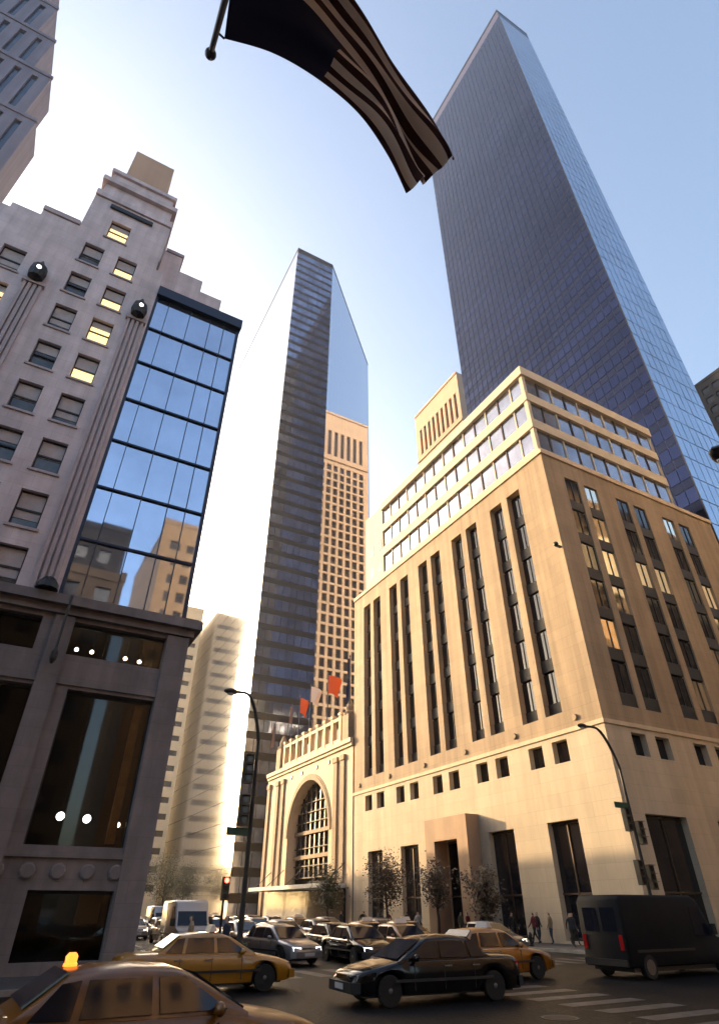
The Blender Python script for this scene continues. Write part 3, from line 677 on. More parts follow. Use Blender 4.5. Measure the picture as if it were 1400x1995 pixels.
plain_tower('office_block', 22.0, 33.3, 150, 175, 70.5, 'cream_brick', 'pink_window', 'pale banded block closing the avenue beyond the left stone building', 3.4, 'n', wh=1.25, z0=5, band=True)
plain_tower('low_block', -9.0, 5.6, 47, 140, 25.0, 'warm_stone', 'office_glass', 'low stone block along the avenue hidden behind the left stone building', 3.6, '')
plain_tower('black_office_block', 150, 190, 30, 85, 134.5, 'dark_brick', 'slab_spandrel', 'black office block at the right edge behind the glass tower', 3.8, 'w', 2.2, 3.2, 2.2)
# stepped tower top left
st = thing('setback_tower', (-30, 60, 0), 'grey setback tower with vertical glass strips in the top left corner', 'tower')
for x1, y0, z0, z1 in ((-25.9, 60.0, 0, 106), (-27.9, 60.12, 106, 121), (-31.0, 60.24, 121, 134), (-34.1, 60.36, 134, 147), (-37.2, 60.48, 147, 161), (-40.2, 60.6, 161, 166)):
    f = FYm(y0); mb = MB(); x0 = -70; n = int((x1 - x0 - .8) / 2.6); ops = [(x1 - 1.5 - 2.6 * k - 1.0, x1 - 1.5 - 2.6 * k, max(z0, 25) + 1.2, z1 - 2.0) for k in range(n)]
    f.wall(mb, x0, x1, z0, z1, ops, .5); mb.poly([(x1, y0, z0), (x1, 66, z0), (x1, 66, z1), (x1, y0, z1)]); mb.poly([(x0, y0, z1), (x1, y0, z1), (x1, 66, z1), (x0, 66, z1)]); mb.poly([(x0, 66, z0), (x1, 66, z0), (x1, 66, z1), (x0, 66, z1)]); mb.poly([(x0, y0, z0), (x0, 66, z0), (x0, 66, z1), (x0, y0, z1)])
    w = part('tier_wall', mb, 'purple_stone', st)
    for o in ops[:9]: f.piece('window_strip', o[1] - o[0], o[3] - o[2], .4, .5, 'strip_glass', w, (o[0] + o[1]) / 2, (o[2] + o[3]) / 2)
    mb = MB(); f.box(mb, x0, x1 + .2, z1 - .5, z1 + .3, -.2, .2); part('tier_coping', mb, 'purple_stone', st)
    mb = MB(); mb.box(x0 + .6, x1 - .6, y0 + .6, 65.4, z0 + .1, z1 - .1); part('interior_core', mb, 'interior_dark', st)
# near side of the cross street, behind the camera: seen as reflections, carries the flag
plain_tower('brown_office_block', -40, 4.6, -24, -3.0, 31, 'brown_stone', 'office_glass', 'brown stone block behind the viewer carrying the big flag', 3.7, 's', 1.5, 2.9, 2.2, 5.0)
plain_tower('dark_gabled_block', -3.0, 5.2, -40, -24.5, 49, 'dark_brick', 'office_glass', 'dark narrow block mirrored low in the blue glass bay', 3.7, 's', 1.4, 2.8, 2.0, 32.0)
plain_tower('warm_stone_block', 39.0, 150, -45, -.5, 66, 'brown_stone', 'sun_mirror_glass', 'sunlit warm stone block across the street mirrored in store windows', 3.7, 's', 2.3, 5.2, 2.7, 5.0)
wb = [o for o in C.objects if o.name.startswith('warm_stone_block')][0]
mb = MB(); mb.box(46, 150, -.52, -.2, 47, 57.5); part('glint_reflector', mb, 'glint_pale', wb)  # added pale slab, out of view, that gives bright glints in the store windows
plain_tower('amber_office_block', 12.5, 29.0, -75, -45, 66, 'warm_stone', 'office_glass', 'amber stone block closing the avenue behind the viewer', 3.7, 's', 1.5, 2.8, 2.0, 30.0)
plain_tower('dark_skyscraper', 84, 140, -80, -46, 318, 'dark_brick', 'slab_spandrel', 'very tall dark skyscraper mirrored in the front of the slab tower', 4.2, 's', 2.4, 3.4, 2.4, 60.0)

# ================================================================== STREET LAMPS, SIGNALS
def cobra_lamp(base, arm, h, label, extras=True, sgn=-1):
    x, y = base; t = thing('street_lamp', (x, y, .14), label, 'street lamp')
    mb = MB(); mb.lathe((x, y, .14), [(.30, 0), (.30, .5), (.16, .9), (.11, 1.2), (.09, h * .55), (.065, h * .82)], 12); part('pole', mb, 'lamp_metal', t, smooth=True)
    z = h * .8; pts = [(x, y, z + .14)]
    for k in range(1, 11):
        q = k / 10; pts.append((x + sgn * arm * (q ** 1.2), y, .14 + z + (h - z) * (math.sin(q * 2.3) / math.sin(1.571) if q < .7 else (1.0 + .02 * (1 - q)))))
    mb = MB(); mb.tube(pts, [.085] * 6 + [.07] * 5, 8); part('arm', mb, 'lamp_metal', t, smooth=True)
    e = pts[-1]; mb = MB(); mb.sphere((e[0] + sgn * .22, e[1], e[2] - .02), .3, 10, 6, (1.25, .6, .45)); hd = part('lamp_head', mb, 'lamp_metal', t, smooth=True)
    mb = MB(); mb.sphere((e[0] + sgn * .26, e[1], e[2] - .12), .16, 8, 5, (1.1, .8, .5)); part('lens', mb, 'headlight_off', hd)
    return t
def signal(t, x, y, z, face=-1, lit=None, ax='x', red=True):
    mb = MB(); mb.box(x - .19, x + .19, y - .15, y + .15, z, z + 1.15); s = part('signal_head', mb, 'signal_box', t)
    for k in range(3):
        m2 = MB(); m2.lathe((x, y - .15, z + .2 + .38 * k), [(.13, -.02), (.13, 0)], 10, 'y'); part('signal_lens', m2, 'red_signal' if (lit == k) else 'dark_lens', s)
        m2 = MB(); m2.lathe((x, y - .15, z + .2 + .38 * k), [(.155, -.2), (.165, 0)], 10, 'y') if False else m2.box(x - .16, x + .16, y - .33, y - .15, z + .35 + .38 * k, z + .37 + .38 * k); part('visor', m2, 'signal_box', s)
tl = cobra_lamp((9.15, 26.0), 1.3, 10.2, 'tall street lamp with signals at the left avenue corner')
for z in (6.5, 4.9):
    signal(tl, 9.0 - .25, 25.85, z)
    mb = MB(); mb.box(8.75, 9.15, 25.97, 26.03, z + .5, z + .57); part('bracket', mb, 'lamp_metal', tl)
mb = MB(); mb.box(8.15, 9.1, 25.96, 26.0, 4.55, 4.85); part('street_sign', mb, 'sign_green', tl)
tr = cobra_lamp((31.05, 24.5), 2.2, 10.9, 'street lamp with ornate signals at the limestone store corner')
for dx, z in ((-.45, 5.6), (.4, 5.0), (-.4, 3.1), (.4, 2.9)):
    signal(tr, 31.05 + dx, 24.45, z)
    mb = MB(); mb.box(31.05 + min(0, dx), 31.05 + max(0, dx), 24.55, 24.62, z + .5, z + .58); part('bracket', mb, 'lamp_metal', tr)
mb = MB(); mb.box(29.9, 31.0, 24.48, 24.52, 6.75, 7.05); part('street_sign', mb, 'sign_green', tr)
nl = cobra_lamp((13.0, 3.6), 3.6, 8.4, 'near street lamp whose dark arm pokes in at the right edge') 
# red signal across the avenue
ts = thing('traffic_signal', (12.2, 38.0, 0), 'red traffic signal on a slim post among the far cars', 'traffic light')
mb = MB(); mb.lathe((12.2, 38, 0), [(.14, 0), (.08, .4), (.06, 3.6)], 8); part('post', mb, 'lamp_metal', ts); signal(ts, 12.2, 37.9, 2.45, lit=2)

# ================================================================== VEHICLES
def lerp_tab(tab, x):
    for (a, va), (b, vb) in zip(tab, tab[1:]):
        if a <= x <= b: return va + (vb - va) * (x - a) / (b - a)
    return tab[0][1] if x < tab[0][0] else tab[-1][1]
def make_sedan(name, paint, lights='headlight_off', roof_sign=None, L=5.3, Wd=1.9, Hh=1.47, label='', cat='car', group=None, stripe=False):
    """sedan facing +x, origin on the ground at its middle"""
    t = thing(name, (0, 0, 0), label, cat, group); hw = Wd / 2; h = L / 2; wr = .335; wx = (-h + 1.05, h - .98)
    top = [(-h, .72), (-h + .06, .90), (-h + .3, .98), (-h + 1.15, 1.00), (-.6, .98), (.9, .97), (1.25, .95), (h - .5, .80), (h - .12, .70), (h, .56)]
    wid = [(-h, .72), (-h + .1, .86), (-h + .5, .97), (-1, 1), (1, 1), (h - .6, .96), (h - .15, .84), (h, .68)]
    xs = [-h, -h + .05, -h + .14, -h + .3, -h + .5]
    for c in wx: xs += [c + (wr + .07) * math.cos(math.pi * k / 8) for k in range(9)] + [c - wr - .09, c + wr + .09]
    xs += [-1.0 + .25 * k for k in range(9)] + [h - .5, h - .3, h - .14, h - .05, h]
    xs = sorted(set(round(x, 3) for x in xs)); rings = []
    for x in xs:
        lo = .24
        if x > h - .3: lo = .24 + .06 * (x - h + .3) / .3
        for c in wx:
            d = abs(x - c)
            if d < wr + .075: lo = max(lo, .33 + math.sqrt(max(0, (wr + .075) ** 2 - d * d)))
        tp = lerp_tab(top, x); w = hw * lerp_tab(wid, x); lo = min(lo, tp - .12); sh = tp - .10
        q = lambda f: lo + (sh - lo) * f
        sec = [(0, lo), (w * .80, lo), (w * .955, lo + .005), (w * .985, q(.35)), (w, q(.65)), (w * .985, q(.9)), (w * .95, sh + .045), (w * .86, tp - .01), (w * .55, tp + .018), (0, tp + .03)]
        rings.append([(x, y, z) for y, z in sec] + [(x, -y, z) for y, z in reversed(sec[1:-1])])
    mb = MB(); mb.rings(rings); body = part('body', mb, paint, t, smooth=True)
    # cabin
    zb, zr = .93, Hh; wb, wt = hw * .93, hw * .70
    prof = [(-h + 1.02, zb), (-h + 1.25, zb + .16), (-h + 1.72, zr - .05), (-h + 2.1, zr - .01), (-.2, zr), (.35, zr - .035), (.62, zr - .11), (1.38, zb)]
    yy = lambda z: wb + (wt - wb) * (z - zb) / (zr - zb)
    xs = sorted(set([p[0] for p in prof] + [-.5, -1.0])); rings = []
    for x in xs:
        z = max(lerp_tab(prof, x), zb + .004); a = zb - .05; m = zb + (z - zb) * .82
        sec = [(wb, a), (yy(zb + (z - zb) * .4), zb + (z - zb) * .4), (yy(m), m), (yy(m) - .10 * min(1, (z - zb) / .4) - .01, z - .012), (0, z + .02)]
        rings.append([(x, y, q) for y, q in sec] + [(x, -y, q) for y, q in reversed(sec[:-1])])
    mb = MB(); mb.rings(rings); part('cabin', mb, paint, t, smooth=True)
    def pane(nm, pts):
        m2 = MB(); n = (Vector(pts[1]) - Vector(pts[0])).cross(Vector(pts[2]) - Vector(pts[0])).normalized() * .012
        m2.poly([Vector(p) + n for p in pts]); m2.poly([Vector(p) - n for p in pts])
        for i in range(len(pts)): a, b = Vector(pts[i]), Vector(pts[(i + 1) % len(pts)]); m2.poly([a - n, b - n, b + n, a + n])
        return part(nm, m2, 'car_glass', t)
    for s in (-1, 1):
        P = lambda x, z: (x, s * (yy(z) + .006), z)
        pane('side_window', [P(1.08, zb + .05), P(.18, zb + .05), P(.14, zr - .13), P(.48, zr - .13)])
        pane('side_window', [P(.07, zb + .05), P(-.80, zb + .05), P(-.74, zr - .125), P(.05, zr - .125)])
        pane('side_window', [P(-.90, zb + .05), P(-1.38, zb + .06), P(-1.06, zr - .15), P(-.83, zr - .125)])
        for x in (-.1, -1.0):
            m2 = MB(); m2.box(x - .12, x + .12, min(s * hw * .985, s * hw * 1.012), max(s * hw * .985, s * hw * 1.012), .80, .83); part('door_handle', m2, 'chrome', t)
        m2 = MB()
        for x in (.95, .02, -.95): m2.box(x - .008, x + .008, min(s * hw * .97, s * (hw * 1.002)), max(s * hw * .97, s * (hw * 1.002)), .32, .86)
        part('door_seam', m2, 'plastic_black', t)
        m2 = MB(); m2.box(-1.55, 1.55, min(s * hw * .97, s * (hw + .02)), max(s * hw * .97, s * (hw + .02)), .50, .56); part('side_trim', m2, 'plastic_black', t)
        m2 = MB(); m2.sphere((.92, s * (hw + .07), 1.0), .12, 8, 5, (.6, 1, .7)); m2.box(.88, .96, min(s * (hw - .12), s * (hw + .05)), max(s * (hw - .12), s * (hw + .05)), .95, .98); part('wing_mirror', m2, paint, t, smooth=True)
        m2 = MB(); m2.box(h - .13, h + .004, min(s * .42, s * .80), max(s * .42, s * .80), .56, .70) if False else m2.hexa([(h - .2, s * .40, .54), (h - .012, s * .40, .54), (h - .1, s * .74, .55), (h - .3, s * .76, .55), (h - .2, s * .40, .68), (h - .05, s * .40, .66), (h - .14, s * .74, .68), (h - .34, s * .76, .70)]); part('headlight', m2, lights, t)
        m2 = MB(); m2.hexa([(-h + .04, s * .38, .68), (-h - .01, s * .38, .68), (-h + .05, s * .78, .68), (-h + .22, s * .84, .68), (-h + .1, s * .38, .85), (-h + .02, s * .38, .85), (-h + .08, s * .78, .85), (-h + .24, s * .84, .85)]); part('taillight', m2, 'taillight', t)
    z1, z2 = zb + .03, zr - .13
    pane('windscreen', [(1.36, -wb + .14, z1 + .01), (1.36, wb - .14, z1 + .01), (.64, wt - .06, z2 + .025), (.64, -wt + .06, z2 + .025)])
    pane('rear_window', [(-h + 1.24, -wb + .16, zb + .18), (-h + 1.24, wb - .16, zb + .18), (-h + 1.70, wt - .06, zr - .05), (-h + 1.70, -wt + .06, zr - .05)])
    for x0, x1, nm in ((h - .16, h + .07, 'front_bumper'), (-h - .07, -h + .16, 'rear_bumper')):
        m2 = MB(); m2.rings([[(xx, -hw * .9, .30), (xx, hw * .9, .30), (xx, hw * .9, .52), (xx, -hw * .9, .52)] if False else [(x0 if i in (0, 3) else x1, y, .30) for i, y in ((0, -hw * .9), (1, -hw * .74), (2, hw * .74), (3, hw * .9))] if x1 > h else [(x1 if i in (0, 3) else x0, y, .30) for i, y in ((0, -hw * .9), (1, -hw * .74), (2, hw * .74), (3, hw * .9))] for xx in (0,)] + [[(x0 if i in (0, 3) else x1, y, .52) for i, y in ((0, -hw * .9), (1, -hw * .74), (2, hw * .74), (3, hw * .9))] if x1 > h else [(x1 if i in (0, 3) else x0, y, .52) for i, y in ((0, -hw * .9), (1, -hw * .74), (2, hw * .74), (3, hw * .9))]])
        part(nm, m2, 'plastic_black' if paint == 'black_paint' else paint, t)
    m2 = MB(); m2.box(h - .1, h - .002, -.36, .36, .55, .66); part('grille', m2, 'chrome', t)
    m2 = MB(); m2.box(h + .05, h + .085, -.26, .26, .36, .48); part('number_plate', m2, 'white_paint', t)
    m2 = MB(); m2.box(-2.3, 2.3, -hw * .78, hw * .78, .20, .52); part('underbody', m2, 'plastic_black', t)
    for c in wx:
        for s in (-1, 1):
            y = s * (hw - .12); m2 = MB(); m2.lathe((c, y, wr), [(wr * .62, -.1), (wr * .96, -.1), (wr, -.06), (wr, .06), (wr * .96, .1), (wr * .62, .1)], 20, 'y'); w = part('wheel', m2, 'tyre_rubber', t, smooth=True)
            m2 = MB(); m2.lathe((c, y, wr), [(.03, s * .105), (.06, s * .10), (wr * .5, s * .06), (wr * .6, s * .095), (wr * .66, s * .08)], 14, 'y'); part('rim', m2, 'rim_metal', w, smooth=True)
    if roof_sign:
        m2 = MB(); m2.hexa([(-.02, -.34, zr + .01), (.22, -.34, zr + .01), (.22, .34, zr + .01), (-.02, .34, zr + .01), (.06, -.3, zr + .19), (.14, -.3, zr + .19), (.14, .3, zr + .19), (.06, .3, zr + .19)]); part('roof_light', m2, roof_sign, t)
    return t
def place(o, x, y, rz, label=None, z=0): o.location = (x, y, z); o.rotation_euler = (0, 0, R(rz)); 
G1 = 'cars crossing the junction'
txl = make_sedan('taxi', 'taxi_yellow', label='yellow taxi side on before the left corner building, facing right', cat='taxi', group=G1, roof_sign='white_paint', L=5.4); place(txl, 6.75, 22.3, -3)
txr = make_sedan('taxi', 'taxi_orange', label='orange taxi partly hidden behind the black car, facing right', cat='taxi', group=G1, roof_sign='white_paint', L=5.4, Hh=1.5); place(txr, 16.7, 20.9, 1)
bk = make_sedan('black_car', 'black_paint', label='glossy black saloon crossing in front of the orange taxi, facing left', cat='car', group=G1, L=5.3); place(bk, 11.7, 17.2, 176)
ntx = make_sedan('taxi', 'taxi_dull', label='nearest dull orange taxi at the bottom left with amber roof beacon', cat='taxi', group=G1, L=5.4); place(ntx, 2.25, 10.6, 2)
m2 = MB(); m2.lathe((-.9, .0, 1.45), [(.09, 0), (.09, .03), (.075, .04), (.08, .11), (.045, .15)], 12); m2.v = [(x, y, z) for x, y, z in m2.v]; part('roof_beacon', m2, 'amber_lamp', ntx, smooth=True)
# vans / trucks facing +x
def make_van(name, paint, label, L=5.2, Wd=2.0, Hh=2.3, cat='van', lights='headlight', group=None):
    t = thing(name, (0, 0, 0), label, cat, group); h = L / 2; hw = Wd / 2
    prof = [(-h, .35), (h, .35), (h + .02, .7), (h - .12, 1.02), (h - .95, 1.18), (h - 1.65, Hh - .15), (h - 1.95, Hh), (-h + .15, Hh), (-h, Hh - .2)]
    mb = MB(); zc = Hh * .5; ins = lambda d: [(x * (1 - d / h), zc + (z - zc) * (1 - d / zc)) for x, z in prof]
    mb.rings([[(x, y, z) for x, z in ins(d)] for y, d in ((-hw, .10), (-hw + .03, .045), (-hw + .10, 0), (hw - .10, 0), (hw - .03, .045), (hw, .10))]); part('body', mb, paint, t, smooth=True)
    mb = MB(); mb.box(-h + .3, h - .3, -hw + .15, hw - .15, .22, .5); part('underbody', mb, 'plastic_black', t)
    for s in (-1, 1):
        m2 = MB(); m2.box(-h - .02, -h + .06, min(s * (hw - .28), s * (hw - .12)), max(s * (hw - .28), s * (hw - .12)), .85, 1.3); part('taillight', m2, 'taillight', t)
        m2 = MB(); m2.box(-h - .012, -h + .06, min(s * .1, s * (hw - .3)), max(s * .1, s * (hw - .3)), 1.4, Hh - .4); part('rear_window', m2, 'car_glass', t)
        m2 = MB(); m2.box(-h + .5, h - 2.5, min(s * (hw - .02), s * (hw + .012)), max(s * (hw - .02), s * (hw + .012)), .78, .86); part('side_trim', m2, 'plastic_black', t)
    m2 = MB(); m2.box(-h - .08, -h + .1, -hw * .92, hw * .92, .38, .58); part('rear_bumper', m2, 'plastic_black', t)
    def q(nm, pts, m='car_glass'):
        m2 = MB(); pts = [Vector(p) for p in pts]; n = (pts[1] - pts[0]).cross(pts[2] - pts[0]).normalized() * .015
        m2.hexa([p - n for p in pts] + [p + n for p in pts]); return part(nm, m2, m, t)
    q('windscreen', [(h - .99, -hw + .12, 1.25), (h - .99, hw - .12, 1.25), (h - 1.61, hw - .16, Hh - .26), (h - 1.61, -hw + .16, Hh - .26)])
    for s in (-1, 1):
        y = s * (hw + .001); q('side_window', [(h - 1.3, y, 1.22), (h - 2.3, y, 1.22), (h - 2.3, y, Hh - .35), (h - 1.75, y, Hh - .35)])
        q('headlight', [(h - .03, s * (hw - .5), .74), (h - .03, s * (hw - .1), .74), (h - .12, s * (hw - .1), .98), (h - .12, s * (hw - .5), .98)], lights)
        m2 = MB(); m2.box(h - 1.4, h - 1.25, min(s * hw, s * (hw + .25)), max(s * hw, s * (hw + .25)), 1.25, 1.6); part('wing_mirror', m2, 'plastic_black', t)
        for c in (-h + 1.0, h - .95):
            m2 = MB(); yy = s * (hw - .1); m2.lathe((c, yy, .36), [(.2, -.12), (.34, -.12), (.36, -.08), (.36, .08), (.34, .12), (.2, .12)], 18, 'y'); w = part('wheel', m2, 'tyre_rubber', t, smooth=True)
            m2 = MB(); m2.lathe((c, yy, .36), [(.04, s * .12), (.2, s * .10), (.23, s * .13)], 12, 'y'); part('rim', m2, 'rim_metal', w)
    m2 = MB(); m2.box(h - .08, h + .12, -hw * .96, hw * .96, .38, .62); part('front_bumper', m2, 'plastic_black', t)
    m2 = MB(); m2.box(h - .06, h + .035, -.45, .45, .68, .9); part('grille', m2, 'plastic_black', t)
    return t
wv = make_van('white_van', 'white_paint', 'white van facing the viewer just right of the left corner pier', 5.4, 2.0, 2.5); place(wv, 11.6, 43, -92)
dv = make_van('dark_van', 'truck_black', 'black delivery van cut off by the right edge of the street', 6.2, 2.1, 2.52, lights='headlight_off'); place(dv, 23.85, 18.9, 0)
protos = {}
def traffic_sedan(paint, lights):
    return make_sedan('car', paint, lights, label='x', cat='car', group='traffic queueing down the avenue', roof_sign='cloth_white' if 'taxi' in paint else None)
cars = [  # x, y, heading, paint, headlights, label
 (14.2, 35.2, -90, 'grey_paint', 'headlight', 'grey car facing the viewer beside the white van hood'),
 (17.2, 34.0, -93, 'black_paint', 'headlight', 'black car first in the second lane facing the viewer'),
 (20.6, 36.5, -90, 'taxi_orange', 'headlight', 'orange taxi first in the queue behind the black saloon hood'),
 (23.9, 37.5, -88, 'taxi_yellow', 'headlight', 'yellow taxi with white headlight right of the orange taxi in the queue'),
 (15.2, 43.0, -90, 'silver_paint', 'headlight', 'silver car second in the left centre lane'),
 (18.6, 44.5, -90, 'white_paint', 'headlight', 'white car second in the centre lane below the arch'),
 (22.0, 46.0, -90, 'grey_paint', 'headlight', 'dark grey car behind the orange taxi in the queue'),
 (26.6, 45.0, -90, 'blue_paint', 'headlight_off', 'navy car waiting near the right kerb of the avenue'),
 (12.9, 52.0, -90, 'white_paint', 'headlight', 'white car far back along the left kerb'),
 (16.6, 53.0, -90, 'red_paint', 'headlight', 'dark red car far back in the centre lane'),
 (20.4, 54.5, -90, 'silver_paint', 'headlight', 'silver car far back under the arch window'),
 (24.6, 55.5, -90, 'taxi_yellow', 'headlight', 'yellow taxi far back near the canopy'),
 (14.6, 62.0, -90, 'grey_paint', 'headlight', 'grey car third row back on the left of the avenue'),
 (18.4, 63.5, -90, 'white_paint', 'headlight', 'white car third row back in mid avenue'),
 (22.4, 64.5, -90, 'black_paint', 'headlight', 'black car third row back before the canopy'),
 (28.6, 58.0, -90, 'silver_paint', 'headlight_off', 'silver car parked at the right kerb by the canopy'),
 (28.7, 48.5, -90, 'green_paint', 'headlight_off', 'dark green car parked at the right kerb by the portico'),
]
for x, y, rz, p, l, lab in cars:
    key = (p, l)
    if key not in protos: protos[key] = o = traffic_sedan(p, l)
    else: o = copy_tree(protos[key])
    o['label'] = lab; o['category'] = 'taxi' if 'taxi' in p else 'car'; place(o, x, y, rz)
more = [(13.0, 31.6, -80, 'silver_paint', 'silver car turning out of the avenue behind the yellow taxi roof'), (16.3, 29.8, -95, 'black_paint', 'black car nosing into the junction right of the left lamp post'), (19.2, 30.6, -88, 'taxi_orange', 'orange taxi at the head of the centre lane'),
 (26.9, 33.2, -90, 'grey_paint', 'dark grey car at the head of the right lane behind the orange taxi'), (11.9, 60.5, -90, 'grey_paint', 'grey car at the left kerb third row back'), (26.4, 66.0, -90, 'white_paint', 'white car third row back on the right'),
 (12.4, 68.5, -90, 'white_paint', 'white car fourth row back at the left'), (16.0, 82.0, -90, 'silver_paint', 'silver car fifth row back at the left'), (20.0, 80.0, -90, 'grey_paint', 'grey car fifth row back in mid avenue'), (24.2, 78.0, -90, 'taxi_orange', 'orange taxi fifth row back before the canopy'), (21.2, 70.5, -90, 'taxi_yellow', 'yellow taxi fourth row back in mid avenue'), (27.6, 75.0, -90, 'red_paint', 'dark red car fourth row back on the right')]
for x, y, rz, p, lab in more:
    l = 'headlight'
    if (p, l) not in protos: protos[(p, l)] = o = traffic_sedan(p, l)
    else: o = copy_tree(protos[(p, l)])
    o['label'] = lab; o['category'] = 'taxi' if 'taxi' in p else 'car'; place(o, x, y, rz)
v2 = make_van('white_van', 'silver_paint', 'silver van in the far traffic left of the arch', 5.2, 2.0, 2.3); place(v2, 17.0, 73, -90)
v3 = make_van('dark_van', 'blue_paint', 'dark blue van in the far traffic before the plaza trees', 5.2, 2.0, 2.4); place(v3, 13.2, 72, -90)

# ================================================================== TREES
def tree(x, y, h, cr, n, leaf, label, group, zc=None, seed=1, bare=False):
    rnd = random.Random(seed); t = thing('street_tree', (x, y, .14), label, 'tree', group)
    mb = MB(); top = h * .55; mb.tube([(x, y, .1), (x + .05, y, h * .25), (x - .04, y + .05, top), (x, y, h * .86)], [.14, .11, .085, .02], 8); tr_ = part('trunk', mb, 'bark', t, smooth=True)
    tips = []
    for k in range(9):
        a = k * 2.4 + rnd.random(); z0 = h * (.33 + .045 * k); ln = cr * (.35 + .95 * rnd.random())
        p1 = (x + math.cos(a) * ln * .5, y + math.sin(a) * ln * .5, z0 + ln * .45); p2 = (x + math.cos(a) * ln, y + math.sin(a) * ln, z0 + ln * (.8 + .3 * rnd.random()))
        m2 = MB(); m2.tube([(x, y, z0), p1, p2], [.055, .035, .01], 6); part('limb', m2, 'bark', t); tips += [p1, p2]
    tips += [(x, y, h * .9), (x, y, h * .75)]
    mb = MB()
    for i in range(n):
        c = tips[rnd.randrange(len(tips))]; s = cr * (.20 + .25 * ((hash((round(c[0], 2), round(c[2], 2))) % 97) / 97))
        p = Vector((c[0] + rnd.gauss(0, s), c[1] + rnd.gauss(0, s), c[2] + rnd.gauss(0, s * .8))); r = rnd.uniform(.06, .15)
        u = Vector((rnd.gauss(0, 1), rnd.gauss(0, 1), rnd.gauss(0, 1))).normalized(); w = u.orthogonal().normalized()
        mb.poly([p + u * r, p + w * r * .55, p - u * r, p - w * r * .55])
    part('crown', mb, leaf, t); return t
GT = 'street trees before the limestone store'
tree(31.4, 52.0, 6.3, 1.3, 3600, 'leaf_rust', 'dark street tree left of the store portico by the shop doors', GT, seed=3)
tree(31.4, 44.4, 5.6, 1.0, 2000, 'leaf_rust', 'thin street tree directly before the store portico', GT, seed=5)
tree(31.5, 38.6, 4.6, 1.1, 2600, 'leaf_rust', 'small street tree right of the portico by the lamp', GT, seed=8)
tree(31.3, 63.5, 6.0, 1.4, 2600, 'leaf', 'dark tree beside the canopy of the arched building', GT, seed=9)
for i, (x, y, h) in enumerate(((19.5, 119, 9.5), (23.5, 122, 10.5), (27.5, 118.5, 9.0), (31.5, 121, 8.5), (15.5, 120, 9.5))):
    tree(x, y, h, 2.6, 4200, 'leaf', ['plaza tree second from the left at the end of the avenue', 'tallest plaza tree at the end of the avenue', 'plaza tree right of the tallest one', 'plaza tree nearest the slab tower foot', 'leftmost plaza tree behind the left stone building'][i], 'plaza trees closing the avenue', seed=20 + i)

# ================================================================== STREET FURNITURE
def litter_bin(x, y, label):
    t = thing('litter_bin', (x, y, .14), label, 'litter bin', 'street bins'); mb = MB(); mb.lathe((x, y, .14), [(.24, 0), (.27, .06), (.30, .82), (.33, .84), (.33, .92), (.27, .93), (.24, .80)], 14); part('basket', mb, 'sign_green', t, smooth=True)
    mb = MB(); mb.lathe((x, y, .94), [(.26, 0), (.25, .05), (.05, .08)], 12); part('lining', mb, 'plastic_black', t)
litter_bin(30.9, 26.6, 'dark green litter bin by the store corner lamp'); litter_bin(31.0, 49.0, 'dark green litter bin near the street tree'); litter_bin(8.7, 24.8, 'dark green litter bin at the left corner kerb')
t = thing('fire_hydrant', (31.0, 34.0, .14), 'squat dark fire hydrant at the right kerb', 'hydrant'); mb = MB(); mb.lathe((31, 34, .14), [(.17, 0), (.17, .08), (.11, .1), (.11, .5), (.14, .52), (.13, .62), (.04, .72)], 12); part('barrel', mb, 'lamp_metal', t, smooth=True)
for s_ in (-1, 1): mb = MB(); mb.lathe((31 + s_ * .13, 34, .54), [(.06, -.05), (.06, .05)], 8, 'x'); part('outlet', mb, 'lamp_metal', t)
t = thing('newspaper_box', (31.2, 28.3, .14), 'red newspaper box on the corner pavement', 'newspaper box'); mb = MB(); mb.box(30.95, 31.4, 28.1, 28.5, .45, 1.25); part('cabinet', mb, 'red_paint', t); mb = MB(); mb.box(31.1, 31.25, 28.2, 28.4, .14, .45); part('pedestal', mb, 'lamp_metal', t); mb = MB(); mb.box(31.0, 31.35, 28.085, 28.1, .8, 1.18); part('door_window', mb, 'car_glass', t)
for x, y, lab in ((12.6, 13.2, 'round iron manhole cover in front of the black car'), (8.6, 13.6, 'round iron manhole cover right of the nearest taxi hood'), (18.6, 12.2, 'round iron manhole cover near the crossing bars')):
    t = thing('manhole_cover', (x, y, 0), lab, 'manhole cover', 'manhole covers in the junction'); mb = MB(); mb.lathe((x, y, 0), [(.36, .0), (.36, .008), (.30, .012)], 18); part('lid', mb, 'spandrel_bronze', t); mb = MB(); mb.lathe((x, y, 0), [(.44, 0), (.44, .006), (.37, .006)], 18); part('rim', mb, 'lamp_metal', t)

